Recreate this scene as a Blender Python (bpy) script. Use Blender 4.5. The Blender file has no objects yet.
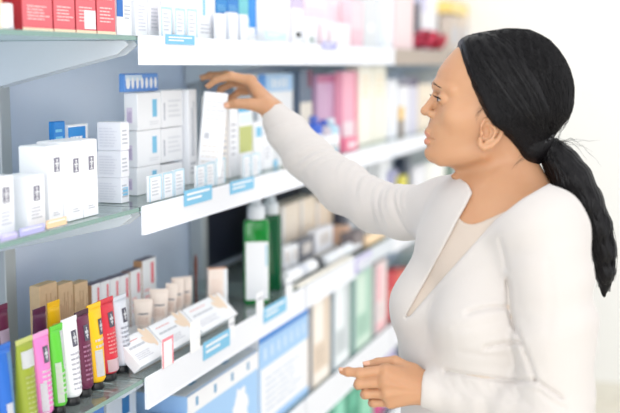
import bpy, bmesh, math, random
import numpy as np
from mathutils import Vector, Matrix
random.seed(7); rng = np.random.default_rng(11)
sc = bpy.context.scene
col = sc.collection
PI = math.pi
# ------------------------------------------------------------------ camera
FPX, DC, HC = 1100.0, 0.96, 1.56           # focal length in px, metres from shelf fronts, eye height
TH = math.atan(142/FPX); PS = math.atan(380*math.cos(TH)/FPX)
cT, sT, cP, sP = math.cos(TH), math.sin(TH), math.cos(PS), math.sin(PS)
def ray(px, py):
    a = (px-310)/FPX; b = (206.5-py)/FPX; h = cT+b*sT
    return (a*cP-h*sP, a*sP+h*cP, -sT+b*cT)
def atx(px, py, X=0.0):
    r = ray(px, py); s = (X-DC)/r[0]
    return Vector((X, s*r[1], HC+s*r[2]))
def aty(px, py, Y):
    r = ray(px, py); s = Y/r[1]
    return Vector((DC+s*r[0], Y, HC+s*r[2]))
def J(px, py, d):                           # person frame: right, depth, height
    a = (px-310)/FPX; b = (206.5-py)/FPX
    s = d/(cT+b*sT)
    return np.array([a*s, d, HC+s*(-sT+b*cT)])
cam = bpy.data.cameras.new('camera'); co = bpy.data.objects.new('camera', cam); col.objects.link(co)
co.location = (DC, 0, HC); co.rotation_euler = (PI/2-TH, 0, PS)
cam.sensor_width = 36; cam.lens = FPX/620*36; cam.clip_start = .05
cam.dof.use_dof = True; cam.dof.focus_distance = 2.0; cam.dof.aperture_fstop = 2.05
sc.camera = co
# ------------------------------------------------------------------ materials
MATS = {}
def mat(name, rgb, rough=.5, metal=0, spec=.5, bump=None, sss=0, trans=0, ior=1.45, emit=0, coat=0, var=None, sheen=0):
    if name in MATS: return MATS[name]
    m = bpy.data.materials.new(name); m.use_nodes = True
    nt = m.node_tree; b = nt.nodes['Principled BSDF']
    b.inputs['Base Color'].default_value = (*rgb, 1)
    b.inputs['Roughness'].default_value = rough
    b.inputs['Metallic'].default_value = metal
    b.inputs['Specular IOR Level'].default_value = spec
    b.inputs['IOR'].default_value = ior
    b.inputs['Transmission Weight'].default_value = trans
    b.inputs['Coat Weight'].default_value = coat
    if sheen: b.inputs['Sheen Weight'].default_value = sheen
    if sss:
        b.inputs['Subsurface Weight'].default_value = sss
        b.inputs['Subsurface Radius'].default_value = (1, .4, .2)
        b.inputs['Subsurface Scale'].default_value = .006
    if emit:
        b.inputs['Emission Color'].default_value = (*rgb, 1); b.inputs['Emission Strength'].default_value = emit
    tc = nt.nodes.new('ShaderNodeTexCoord')
    if var:                                   # (scale, amount): gentle mottling of the colour itself
        n = nt.nodes.new('ShaderNodeTexNoise'); n.inputs['Scale'].default_value = var[0]; n.inputs['Detail'].default_value = 3
        r = nt.nodes.new('ShaderNodeMix'); r.data_type = 'RGBA'
        r.inputs[6].default_value = (*[c*(1-var[1]) for c in rgb], 1); r.inputs[7].default_value = (*[min(1, c*(1+var[1])) for c in rgb], 1)
        nt.links.new(tc.outputs['Object'], n.inputs['Vector']); nt.links.new(n.outputs['Fac'], r.inputs[0])
        nt.links.new(r.outputs[2], b.inputs['Base Color'])
    if bump:                                  # (scale, strength, distance, stretch)
        n = nt.nodes.new('ShaderNodeTexNoise'); n.inputs['Scale'].default_value = bump[0]; n.inputs['Detail'].default_value = 2
        mp = nt.nodes.new('ShaderNodeMapping'); mp.inputs['Scale'].default_value = bump[3] if len(bump) > 3 else (1, 1, 1)
        bp = nt.nodes.new('ShaderNodeBump'); bp.inputs['Strength'].default_value = bump[1]; bp.inputs['Distance'].default_value = bump[2]
        nt.links.new(tc.outputs['Object'], mp.inputs['Vector']); nt.links.new(mp.outputs['Vector'], n.inputs['Vector'])
        nt.links.new(n.outputs['Fac'], bp.inputs['Height']); nt.links.new(bp.outputs['Normal'], b.inputs['Normal'])
    MATS[name] = m; return m
def srgb(r, g, b):
    return tuple(((c/255)/12.92 if c/255 <= .04045 else ((c/255+.055)/1.055)**2.4) for c in (r, g, b))
def cmat(r, g, b, rough=.45, **k):
    return mat('card_%d_%d_%d' % (r, g, b) + ('_gloss' if rough < .4 else ''), srgb(r, g, b), rough, **k)
# ------------------------------------------------------------------ object helpers
def link(name, me, parent=None, m=None, smooth=False):
    o = bpy.data.objects.new(name, me); col.objects.link(o)
    if parent is not None: o.parent = parent
    if m is not None: me.materials.append(m)
    if smooth:
        for p in me.polygons: p.use_smooth = True
    return o
def tag(o, label=None, cat=None, group=None, kind=None):
    if label: o['label'] = label
    if cat: o['category'] = cat
    if group: o['group'] = group
    if kind: o['kind'] = kind
    return o
def empty(name, loc=(0, 0, 0), rz=0, label=None, cat=None, group=None):
    o = bpy.data.objects.new(name, None); col.objects.link(o)
    o.location = loc; o.rotation_euler = (0, 0, rz); o.empty_display_size = .02
    return tag(o, label, cat, group)
def bm_box(bm, x0, x1, y0, y1, z0, z1, bev=0, mtx=None):
    vs = [bm.verts.new((x, y, z)) for x in (x0, x1) for y in (y0, y1) for z in (z0, z1)]
    F = [(0, 1, 3, 2), (4, 6, 7, 5), (0, 4, 5, 1), (2, 3, 7, 6), (0, 2, 6, 4), (1, 5, 7, 3)]
    fs = [bm.faces.new([vs[i] for i in f]) for f in F]
    if bev:
        es = list({e for f in fs for e in f.edges})
        r = bmesh.ops.bevel(bm, geom=es, offset=bev, segments=2, affect='EDGES', profile=.5)
        vs = list({v for f in r['faces'] for v in f.verts} | {v for v in vs if v.is_valid})
    if mtx is not None:
        for v in vs: v.co = mtx @ v.co
    return vs
def done(bm, name, m, parent=None, smooth=False):
    bmesh.ops.recalc_face_normals(bm, faces=bm.faces)
    me = bpy.data.meshes.new(name); bm.to_mesh(me); bm.free()
    return link(name, me, parent, m, smooth)
def box(name, x0, x1, y0, y1, z0, z1, m, parent=None, bev=0):
    bm = bmesh.new(); bm_box(bm, x0, x1, y0, y1, z0, z1, bev)
    return done(bm, name, m, parent)
def prism(name, pts, axis, a0, a1, m, parent=None, bev=0):
    """polygon pts (2D) extruded along axis from a0 to a1"""
    bm = bmesh.new()
    def V(p, a):
        return {'x': (a, p[0], p[1]), 'y': (p[0], a, p[1]), 'z': (p[0], p[1], a)}[axis]
    A = [bm.verts.new(V(p, a0)) for p in pts]; B = [bm.verts.new(V(p, a1)) for p in pts]
    bm.faces.new(A); bm.faces.new(B[::-1])
    for i in range(len(pts)):
        j = (i+1) % len(pts); bm.faces.new((A[i], B[i], B[j], A[j]))
    if bev: bmesh.ops.bevel(bm, geom=list(bm.edges), offset=bev, segments=2, affect='EDGES', profile=.5)
    return done(bm, name, m, parent)
def bm_lathe(bm, prof, n=24, cx=0, cy=0, mtx=None, cap=True):
    rings = []
    for r, z in prof:
        rings.append([bm.verts.new((cx+r*math.cos(2*PI*i/n), cy+r*math.sin(2*PI*i/n), z)) for i in range(n)])
    for a, b in zip(rings, rings[1:]):
        for i in range(n): bm.faces.new((a[i], a[(i+1) % n], b[(i+1) % n], b[i]))
    if cap: bm.faces.new(rings[0][::-1]); bm.faces.new(rings[-1])
    if mtx is not None:
        for R in rings:
            for v in R: v.co = mtx @ v.co
def lathe(name, prof, m, parent=None, n=24, mtx=None, smooth=True, cx=0, cy=0):
    bm = bmesh.new(); bm_lathe(bm, prof, n, cx, cy, mtx)
    o = done(bm, name, m, parent, smooth)
    return o
def copy_tree(o, parent=None):
    c = o.copy(); col.objects.link(c); c.parent = parent
    for ch in o.children: copy_tree(ch, c)
    return c
# ================================================================== PERSON: implicit surfaces -> meshes
def smin(a, b, k):
    h = np.clip(.5+.5*(b-a)/k, 0, 1)
    return b*(1-h)+a*h-k*h*(1-h)
def smax(a, b, k): return -smin(-a, -b, k)
class Grid:
    def __init__(s, lo, hi, h):
        s.lo = np.array(lo, float); s.h = h
        s.n = tuple(int(math.ceil((hi[i]-lo[i])/h))+1 for i in range(3))
        ax = [(s.lo[i]+h*np.arange(s.n[i])).astype(np.float32) for i in range(3)]
        s.ax = ax
    def full(s): return np.meshgrid(*s.ax, indexing='ij')
    def band(s, f, b=.016, st=3):
        """evaluate f coarsely everywhere and finely only near its surface"""
        C = f(np.meshgrid(*[a[::st] for a in s.ax], indexing='ij')).astype(np.float32)
        D = C
        for k in range(3): D = np.repeat(D, st, axis=k)
        D = np.ascontiguousarray(D[:s.n[0], :s.n[1], :s.n[2]])
        i = np.nonzero(np.abs(D) < b)
        D[i] = f([s.ax[k][i[k]] for k in range(3)])
        return D
def cap(P, a, b, ra, rb):
    X, Y, Z = P; a = np.asarray(a, float); b = np.asarray(b, float); ab = b-a; L = float(ab@ab)+1e-12
    t = np.clip(((X-a[0])*ab[0]+(Y-a[1])*ab[1]+(Z-a[2])*ab[2])/L, 0, 1)
    return np.sqrt((X-a[0]-t*ab[0])**2+(Y-a[1]-t*ab[1])**2+(Z-a[2]-t*ab[2])**2)-(ra+(rb-ra)*t)
def ell(P, c, r, ax=None):
    X, Y, Z = P; x, y, z = X-c[0], Y-c[1], Z-c[2]
    if ax is not None:
        x, y, z = [x*v[0]+y*v[1]+z*v[2] for v in ax]
    k0 = np.sqrt((x/r[0])**2+(y/r[1])**2+(z/r[2])**2)
    k1 = np.sqrt((x/r[0]**2)**2+(y/r[1]**2)**2+(z/r[2]**2)**2)+1e-9
    return k0*(k0-1)/k1
def chain(P, pts, rad, k=0):
    d = None
    for i in range(len(pts)-1):
        c = cap(P, pts[i], pts[i+1], rad[i], rad[i+1])
        d = c if d is None else (smin(d, c, k) if k else np.minimum(d, c))
    return d
def poly_sd(px, py, pts):
    d = np.full(px.shape, 1e9, np.float32); s = np.ones(px.shape, np.float32)
    n = len(pts)
    for i in range(n):
        x0, y0 = pts[i]; x1, y1 = pts[i-1]
        ex, ey = x1-x0, y1-y0; wx, wy = px-x0, py-y0
        t = np.clip((wx*ex+wy*ey)/(ex*ex+ey*ey), 0, 1)
        d = np.minimum(d, (wx-ex*t)**2+(wy-ey*t)**2)
        c1 = py >= y0; c2 = py < y1; c3 = ex*wy > ey*wx
        s = np.where((c1 & c2 & c3) | (~c1 & ~c2 & ~c3), -s, s)
    return s*np.sqrt(d)
def nets(G, F):
    """naive surface nets: F < 0 is inside"""
    F = np.asarray(F, np.float32); ins = F < 0
    nx, ny, nz = F.shape
    acc = np.zeros((nx-1, ny-1, nz-1, 3), np.float32); cnt = np.zeros((nx-1, ny-1, nz-1), np.float32)
    for ax in range(3):
        o = [a for a in range(3) if a != ax]
        for u in (0, 1):
            for v in (0, 1):
                sl0 = [None]*3; sl0[ax] = slice(0, -1); sl0[o[0]] = slice(u, F.shape[o[0]]-1+u); sl0[o[1]] = slice(v, F.shape[o[1]]-1+v)
                sl1 = list(sl0); sl1[ax] = slice(1, None)
                a = F[tuple(sl0)]; b = F[tuple(sl1)]
                m = (a < 0) != (b < 0)
                t = np.where(m, a/np.where(m, a-b, 1), 0)
                cnt += m
                acc[..., ax] += np.where(m, t, 0); acc[..., o[0]] += m*u; acc[..., o[1]] += m*v
    act = cnt > 0
    idx = np.full(act.shape, -1, np.int64); ids = np.argwhere(act); idx[act] = np.arange(len(ids))
    V = G.lo+G.h*(ids+acc[act]/cnt[act][:, None])
    Q = []
    for ax in range(3):
        o = [(ax+1) % 3, (ax+2) % 3]
        sl0 = [slice(1, -1)]*3; sl0[ax] = slice(0, -1); sl1 = [slice(1, -1)]*3; sl1[ax] = slice(1, None)
        a = ins[tuple(sl0)]; b = ins[tuple(sl1)]
        for flag, m in ((0, a & ~b), (1, ~a & b)):
            c = np.argwhere(m)
            if not len(c): continue
            c[:, o[0]] += 1; c[:, o[1]] += 1
            def g(i, j):
                d = c.copy(); d[:, o[0]] -= i; d[:, o[1]] -= j
                return idx[d[:, 0], d[:, 1], d[:, 2]]
            q = np.stack([g(1, 1), g(0, 1), g(0, 0), g(1, 0)], 1)
            Q.append(q[:, ::-1] if flag else q)
    return V, np.concatenate(Q)
def relax(V, Q, it=1, lam=.5):
    for _ in range(it):
        S = np.zeros_like(V); n = np.zeros(len(V))
        for i in range(4):
            a, b = Q[:, i], Q[:, (i+1) % 4]
            np.add.at(S, a, V[b]); np.add.at(S, b, V[a]); np.add.at(n, a, 1); np.add.at(n, b, 1)
        V = V+lam*(S/np.maximum(n, 1)[:, None]-V)
    return V
BASE = J(492, 400, 1.88); BASE = np.array([BASE[0], 1.88, 0.0])
def surf(name, pieces, m, parent):
    """pieces: list of (V, Q); one mesh object in the person's own frame"""
    Vs, Qs, n = [], [], 0
    for V, Q in pieces:
        Vs.append(V-BASE); Qs.append(Q+n); n += len(V)
    V = np.concatenate(Vs); Q = np.concatenate(Qs)
    me = bpy.data.meshes.new(name)
    me.vertices.add(len(V)); me.vertices.foreach_set('co', V.astype(np.float32).ravel())
    me.loops.add(Q.size); me.loops.foreach_set('vertex_index', Q.ravel().astype(np.int32))
    me.polygons.add(len(Q)); me.polygons.foreach_set('loop_start', np.arange(0, Q.size, 4, dtype=np.int32))
    me.polygons.foreach_set('use_smooth', np.ones(len(Q), bool))
    me.update(); me.validate()
    return link(name, me, parent, m)
def project(P):
    X, Y, Z = P                               # (right, depth, height) -> photo px
    zz = Z-HC; dep = Y*cT-zz*sT; up = Y*sT+zz*cT
    return 310+X/dep*FPX, 206.5-up/dep*FPX
pw = lambda r, d, z=0: (DC+r*cP-d*sP, r*sP+d*cP, z)
person = empty('person', pw(BASE[0], BASE[1]), PS,
    'woman with black ponytail in cream cardigan reaching for a white carton on the shelf', 'person')
skin = mat('skin', srgb(214, 160, 122), .42, sss=.25, bump=(420, .12, .0006), spec=.4)
nt = skin.node_tree
def skin_nodes():
    b = nt.nodes['Principled BSDF']; tc = [n for n in nt.nodes if n.type == 'TEX_COORD'][0]
    n = nt.nodes.new('ShaderNodeTexNoise'); n.inputs['Scale'].default_value = 14; n.inputs['Detail'].default_value = 4
    r = nt.nodes.new('ShaderNodeMix'); r.data_type = 'RGBA'
    r.inputs[6].default_value = (*srgb(180, 131, 98), 1); r.inputs[7].default_value = (*srgb(200, 155, 120), 1)
    nt.links.new(tc.outputs['Object'], n.inputs['Vector']); nt.links.new(n.outputs['Fac'], r.inputs[0]); nt.links.new(r.outputs[2], b.inputs['Base Color'])
skin_nodes()
knit = mat('cream_knit', srgb(203, 197, 193), .9, spec=.15, sheen=.25, bump=(260, .35, .0015, (1, 1, 3.5)))
jersey = mat('beige_jersey', srgb(200, 186, 174), .9, spec=.15, bump=(600, .25, .001))
hairm = mat('black_hair', (.0035, .003, .004), .33, spec=.24, bump=(90, .5, .003, (6, 6, .6)))
trou = mat('grey_trousers', srgb(70, 72, 80), .9); shoem = mat('black_shoe', (.02, .02, .02), .4)
K = 1.9/FPX
fw = np.array([-.866, -.5, 0]); lf = np.array([.5, -.866, 0]); up = np.array([0, 0, 1.])
AX = (fw, lf, up)
# ---- head: lofted sections traced from the profile, in px of the head's middle plane
HYs = [20, 30, 40, 50, 60, 70, 80, 88, 94, 99, 105, 112, 118, 124, 130, 138, 145, 151, 157, 161, 165, 169, 173]
HF = [500, 492, 466, 454, 445, 438.2, 435, 434.4, 435.4, 436.2, 435.4, 433.6, 430.6, 428.4, 427.4, 428, 427.6, 427, 429.4, 435, 444, 456, 466]
HB = [505, 510, 545, 556, 561, 562, 562, 560, 557, 556, 550, 541, 535, 531, 529, 527, 524, 520, 512, 505, 498, 490, 480]
HW = [.5, 1, 22, 32, 37, 39.5, 41, 41, 40.5, 40.5, 40.5, 40, 39, 37.5, 36, 33.5, 31, 28.5, 25, 21, 15, 7, 1]
HC_ = [.5, .5, .5, .5, .5, .5, .52, .55, .57, .58, .58, .58, .58, .58, .57, .55, .54, .5, .48, .46, .45, .45, .45]
fine = np.arange(14, 180, .5)
def sm(ys, vs):
    v = np.interp(fine, ys, vs); g = np.exp(-.5*(np.arange(-9, 10)/3.6)**2); g /= g.sum()
    return np.convolve(np.pad(v, 9, mode='edge'), g, 'valid')
zEar = J(487, 131, 1.9)
def hcoord(P):
    X, Y, Z = P
    px, py = project((X, np.full_like(X, 1.9), Z))
    return px, py, (1.9-Y)/K
def loft(P, F, B, W, C, nexp=2.1):
    hx, hy, w = hcoord(P)
    Fv, Bv, Wv, Cv = [np.interp(hy, fine, sm(HYs, t) if len(t) == len(HYs) else t) for t in (F, B, W, C)]
    c = Fv+Cv*(Bv-Fv); a = np.where(hx < c, c-Fv, Bv-c)
    a = np.maximum(a, .5); Wv = np.maximum(Wv, .5)
    q = (np.abs((hx-c)/a)**nexp+np.abs(w/Wv)**nexp)**(1/nexp)
    edge = np.maximum(20-hy, hy-174)
    return np.maximum((q-1)*np.minimum(np.minimum(a, Wv), 60)*K*.85, edge*K)
def HP(px, py, w): return J(px, py, 1.9-w*K)      # photo px at lateral offset w px towards the camera
def HM(px, py, w):                                  # midplane-traced px, then moved sideways
    p = J(px, py, 1.9); p[1] = 1.9-w*K; return p
def head_sdf(P):
    d = loft(P, HF, HB, HW, HC_)
    d = smax(d, (37-hcoord(P)[1])*K, .02)
    e = lambda p, r, ax=None: ell(P, p, [v*K for v in r], ax)
    # cheekbones and jaw angle
    for s in (1, -1):
        d = smin(d, e(HM(456, 114, 25*s), (13, 7, 10)), .022)
        d = smin(d, cap(P, HM(478, 150, 27*s), HM(440, 160, 10*s), 7*K, 5*K), .016)
        d = smax(d, -e(HM(434.2, 97.5, 15*s), (5.5, 8.5, 5.5)), .008)          # eye socket
        d = smin(d, e(HM(442.4, 98.3, 15.5*s), (7.0, 7.6, 6.2)), .0035)            # lidded eyeball
        d = smin(d, cap(P, HM(437, 86.0, 7*s), HM(449, 90, 24*s), 2.2*K, 2.0*K), .014)   # brow
    # nose
    d = smin(d, cap(P, HM(437, 93, 0), HM(426.6, 109.5, 0), 3.0*K, 4.6*K), .007)
    d = smin(d, e(HM(425.6, 111.3, 0), (5.1, 4.6, 4.4)), .004)
    for s in (1, -1):
        d = smin(d, e(HM(431.2, 113.8, 6.2*s), (5, 3.6, 3.5)), .004)
        d = smax(d, -e(HM(427.6, 117.4, 3.6*s), (2.4, 1.2, 1.3)), .002)
    # lips
    d = smin(d, e(HM(429.4, 131.8, 0), (4.6, 9.5, 4.6), ), .004)
    d = smin(d, e(HM(429.2, 141.6, 0), (4.8, 9, 3.6)), .004)
    d = smax(d, -cap(P, HM(423, 137.4, 0), HM(432.5, 138.8, 13), 1.1*K, 1.1*K), .0012)
    d = smax(d, -cap(P, HM(423, 137.4, 0), HM(432.5, 138.8, -13), 1.1*K, 1.1*K), .0012)
    d = smax(d, -e(HM(425.2, 147.6, 0), (3, 9, 1.8)), .006)
    d = smin(d, e(HM(434.6, 154, 0), (8.6, 10, 8)), .012)
    # ear
    for s in (1, -1):
        w = 40.5*s
        rimw = [1, .5, 0, -2, -3, -2, 1, 3, 3.2, 2, 1, 1]
        rim = [(482, 130), (481.5, 125), (484.5, 120), (491, 119), (498, 122), (501, 127), (501, 134), (497.5, 140), (491.5, 145.5), (484.5, 148), (480.5, 145), (480, 139)]
        rimp = [HP(x, y, w+s*o_) if s > 0 else HM(x-6, y, w+s*o_) for (x, y), o_ in zip(rim, rimw)]
        d = smin(d, chain(P, rimp, [v*K for v in (1.6, 1.8, 2, 2, 2.1, 2.2, 2.3, 2.6, 3.2, 3.8, 3.2, 2.0)]), .0025)
        c = HP(490, 131, w) if s > 0 else HM(484, 131, w)
        d = smin(d, e(c+np.array([0, .003*s, -.002]), (10, 2.4, 12.5)), .002)
        anti = [(490, 125), (494.5, 128), (495.5, 132), (492, 139), (486, 142)]
        d = smin(d, chain(P, [HP(x, y, w+2.6*s) if s > 0 else HM(x-6, y, w+2.6*s) for x, y in anti], [1.3*K, 1.7*K, 1.7*K, 1.7*K, 1.6*K]), .002)
        c = HP(486.5, 131.5, w+3.2) if s > 0 else HM(480.5, 131.5, w-3.2)
        d = smax(d, -e(c, (4.8, 6.0, 7.4)), .0015)
        c = HP(481.6, 133.5, w+1) if s > 0 else HM(475.6, 133.5, w-1)
        d = smin(d, e(c, (2.2, 2.4, 3)), .002)
    return d
def neck_sdf(P):
    a = J(503, 150, 1.905); b = J(508, 190, 1.905); c = J(516, 228, 1.915)
    return chain(P, [a, b, c], [.054, .060, .078], .02)
S_N = J(546, 232, 1.755); S_F = J(447, 210, 2.03)
def torso_sdf(P, fat=0.0):
    C = J(489, 292, 1.90)
    d = ell(P, C, (.112+fat, .150+fat, .215+fat), AX)
    d = smin(d, ell(P, J(497, 250, 1.91), (.088+fat, .148+fat, .13+fat), AX), .05)
    d = smin(d, ell(P, J(492, 400, 1.90), (.138+fat, .150+fat, .22+fat), AX), .06)
    d = smin(d, ell(P, J(500, 520, 1.90), (.135+fat, .180+fat, .20+fat), AX), .06)
    for s, dx in ((1, 0), (-1, 0)):
        c = C+fw*.070+lf*.068*s; c[2] = J(440, 316, 1.85)[2]
        d = smin(d, ell(P, c, (.068+fat, .064+fat, .066+fat), AX), .035)
        d = smin(d, cap(P, c-fw*.012, c-fw*.030+np.array([0, 0, -.20]), .052+fat, .060+fat), .05)
    nb = J(513, 205, 1.915)
    d = smin(d, cap(P, nb+np.array([0, .02, -.01]), S_F+np.array([0.0, 0, .005]), .050+fat, .044+fat), .05)
    d = smin(d, cap(P, nb+np.array([.005, -.03, -.018]), S_N+np.array([0, .01, .008]), .046+fat, .042+fat), .05)
    return d
NEAR_HAND = dict(
  wrist=J(428, 389, 1.815),
  mcp=[J(386, 371, 1.795), J(385, 382, 1.787), J(387, 393, 1.790), J(391, 402, 1.797)],
  fingers=[([J(386, 370.5, 1.797), J(360, 373, 1.800), J(348, 371.8, 1.806), J(342.5, 371.2, 1.81)], [.0100, .0086, .0074, .0060]),
           ([J(385, 382, 1.790), J(359.5, 383.5, 1.800), J(358.5, 384.8, 1.822), J(368, 386, 1.838)], [.0100, .0086, .0078, .0068]),
           ([J(387, 393, 1.793), J(366.5, 393.5, 1.802), J(365, 394.5, 1.824), J(374, 395.5, 1.838)], [.0098, .0084, .0076, .0066]),
           ([J(391, 402, 1.800), J(374, 402.5, 1.808), J(372.5, 402.8, 1.825), J(380, 403, 1.838)], [.0088, .0074, .0068, .0060])],
  thumb=([J(412, 373, 1.822), J(395, 362.3, 1.828), J(378, 363.6, 1.832), J(367.5, 365.6, 1.832)], [.0155, .0112, .0098, .0078]))
FAR_HAND = dict(
  wrist=J(275, 113.5, 2.405),
  mcp=[J(251, 81.5, 2.41), J(249, 81, 2.432), J(250, 85, 2.452), J(253, 91, 2.468)],
  fingers=[([J(251, 81, 2.41), J(231, 76.2, 2.41), J(216, 79.5, 2.412), J(208.5, 86, 2.414)], [.0112, .0096, .0082, .0066]),
           ([J(249, 80, 2.435), J(226, 75, 2.45), J(210, 75.6, 2.455), J(202.5, 77.8, 2.455)], [.0110, .0092, .0080, .0066]),
           ([J(250, 85, 2.455), J(232, 83, 2.480), J(221, 89, 2.480), J(217, 97, 2.475)], [.0105, .0088, .0078, .0066]),
           ([J(253, 91, 2.470), J(239, 92, 2.492), J(231, 98, 2.49), J(227, 105, 2.485)], [.0095, .0078, .0070, .0060])],
  thumb=([J(267, 107, 2.388), J(250, 104.0, 2.383), J(236.5, 103.6, 2.383), J(228.3, 105.2, 2.386)], [.0185, .0125, .0108, .0086]))
def nail(parent, tip, prev, r, side):
    """small curved nail plate near a fingertip, facing `side`"""
    tip, prev, side = [Vector(v) for v in (tip, prev, side)]
    ax = (tip-prev).normalized(); n = (side-ax*side.dot(ax)).normalized(); b = ax.cross(n)
    bm = bmesh.new(); g = []
    for i in range(6):
        row = []
        for j in range(7):
            u = -1+2*i/5; v = -1+2*j/6
            c = tip+ax*(u*r*.95-r*.05); wv = .78*(1-.18*max(0, u)**3-.12*max(0, -u)**3)
            an = v*.95*wv
            p = c+(n*math.cos(an)+b*math.sin(an))*(r*(1.035-.03*max(0, u)))
            row.append(bm.verts.new(p-Vector(BASE)))
        g.append(row)
    for i in range(5):
        for j in range(6): bm.faces.new((g[i][j], g[i+1][j], g[i+1][j+1], g[i][j+1]))
    r_ = bmesh.ops.extrude_face_region(bm, geom=list(bm.faces))
    for v in r_['geom']:
        if isinstance(v, bmesh.types.BMVert): v.co -= n*.0006
    done(bm, 'fingernail', mat('fingernail', srgb(224, 172, 144), .3, coat=.4), parent, True)
def build_person():
    # ---------- bare body: head, neck, chest, arms to the hands, all in one mesh
    G = Grid(J(418, 0, 1.9)*[1, 0, 0]+[0, 1.66, 1.24], [J(575, 0, 1.9)[0]+.03, 2.14, 1.66], .0017)
    hx1 = G.lo[0]+(G.n[0]-2)*G.h
    def fhead(P):
        X, Y, Z = P
        d = smin(head_sdf(P), neck_sdf(P), .022)
        d = smin(d, torso_sdf(P), .035)
        d = smin(d, cap(P, J(470, 226, 1.87), J(497, 216, 1.82), .007, .008), .02)
        return np.maximum(d, np.maximum(1.25-Z, np.maximum(X-hx1, np.maximum(Y-2.13, np.maximum(1.67-Y, G.lo[0]+.003-X)))))
    V, Q = nets(G, G.band(fhead, .013)); head = (relax(V, Q, 1), Q)
    elbN = J(557, 408, 1.715)
    pieces = [head]
    for H, fore in ((NEAR_HAND, J(470, 396, 1.79)), (FAR_HAND, J(292, 138, 2.37))):
        pts = [H['wrist'], fore]+[p for f in H['fingers'] for p in f[0]]+list(H['thumb'][0])
        G2 = Grid(np.min(pts, 0)-.034, np.max(pts, 0)+.034, .0011)
        w = np.asarray(H['wrist']); t, tr = H['thumb']
        def fhand(P):
            d = cap(P, fore, w, .031, .0262)
            for m in H['mcp']: d = smin(d, cap(P, w+(m-w)*.12, m, .019, .0118), .012)
            d = smin(d, cap(P, w+(t[0]-w)*.4, t[0], .018, tr[0]), .014)
            d = smin(d, cap(P, t[0], H['mcp'][0]+(t[0]-H['mcp'][0])*.3, .011, .009), .012)
            d = smin(d, chain(P, t, tr, .003), .006)
            # tendons fanning over the back of the hand
            for m in H['mcp'][:3]:
                d = smin(d, cap(P, w+(m-w)*.35+np.array([0, -.0165, .002]), m+np.array([0, -.0085, .001]), .0022, .0026), .006)
            for p, r in H['fingers']:
                f = chain(P, p, r, .002)
                for q in (1, 2): f = smin(f, ell(P, p[q], [r[q]*1.08]*3), .003)
                f = smin(f, ell(P, p[0], [r[0]*1.18]*3), .004)
                d = smin(d, f, .0028)
            return d
        V, Q = nets(G2, G2.band(fhand, .009)); pieces.append((relax(V, Q, 2), Q))
    # upper arms and elbows inside the sleeves join hands and shoulders
    G3 = Grid([J(290, 0, 2.3)[0]-.02, 1.62, .88], [J(600, 0, 1.9)[0], 2.46, 1.60], .006); P3 = G3.full()
    d = chain(P3, [S_N+np.array([0,0,-.01]), elbN, J(468, 396, 1.787)], [.046, .036, .029], .01)
    d = np.minimum(d, chain(P3, [S_F, J(405, 213, 2.10), J(345, 188, 2.245), J(307, 156, 2.335), J(292, 138, 2.37)], [.044, .040, .036, .032, .029], .01))
    d = np.minimum(d, torso_sdf(P3, -.004))
    pieces.append(nets(G3, d))
    body = surf('body', pieces, skin, person)
    # nails
    camdir = (0, -1, .1)
    nail(person, NEAR_HAND['fingers'][0][0][3], NEAR_HAND['fingers'][0][0][2], .0062, (-.25, -.35, 1))
    nail(person, NEAR_HAND['thumb'][0][3], NEAR_HAND['thumb'][0][2], .0080, (-.1, -.5, 1))
    nail(person, FAR_HAND['thumb'][0][3], FAR_HAND['thumb'][0][2], .0088, (.05, -1, .15))
    nail(person, FAR_HAND['fingers'][0][0][3], FAR_HAND['fingers'][0][0][2], .0067, (-.7, -.3, .8))
    nail(person, FAR_HAND['fingers'][1][0][3], FAR_HAND['fingers'][1][0][2], .0067, (-.3, -.2, 1))
    # ---------- eyes, brow, lashes, lips
    for s in (1, -1):
        c = HM(442.6, 98.6, 15.5*s)
        bm = bmesh.new(); bmesh.ops.create_uvsphere(bm, u_segments=24, v_segments=16, radius=7.35*K)
        for v in bm.verts: v.co += Vector(c-BASE)
        # only the part the lids leave open
        bmesh.ops.delete(bm, geom=[v for v in bm.verts if not (abs(v.co.z-(c-BASE)[2]-.0002) < .0036 and v.co.x < (c-BASE)[0]-.006)], context='VERTS')
        ew = mat('eye_white', (.42, .38, .36), .15, coat=.5)
        e = done(bm, 'eyeball', ew, person, True)
        bm = bmesh.new(); bmesh.ops.create_uvsphere(bm, u_segments=16, v_segments=10, radius=3.2*K)
        for v in bm.verts: v.co.x *= .35; v.co += Vector(c-BASE)+Vector((-6.5*K, 0, 0))
        done(bm, 'iris', mat('dark_iris', (.03, .015, .01), .1, coat=1), e, True)
        bm = bmesh.new()
        for i in range(26):
            f = i/25; a = (-1+2*f)*.95
            p = Vector(c-BASE)+Vector((-7.7*K*math.cos(a), -7.7*K*math.sin(a), .0030-.0030*abs(2*f-1)**2))
            q = p+Vector((-.0075*math.cos(a), -.0075*math.sin(a)-.002*s, .0045))*(.75+.25*rng.random())
            mid = (p+q)/2-Vector((0, 0, .0014))
            tube_bm(bm, [p, mid, q], [.00055, .0004, .00012], 5)
        bmesh_lid = [Vector(c-BASE)+Vector((-7.6*K*math.cos(a), -7.6*K*math.sin(a), .0036-.0034*(a/.95)**2)) for a in np.linspace(-.95, .95, 12)]
        tube_bm(bm, bmesh_lid, [.0009]*12, 6)
        done(bm, 'eyelash', hairm, person, True)
        # brow hairs rooted on the skin
        n_ = 26; fs = rng.random(n_); ws = (6.5+11*fs)*s; ys = 83.4+3.6*fs+(rng.random(n_)-.5)*1.6*(1-.6*fs)
        lo_ = np.full(n_, 420.); hi_ = np.full(n_, 452.)
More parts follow.
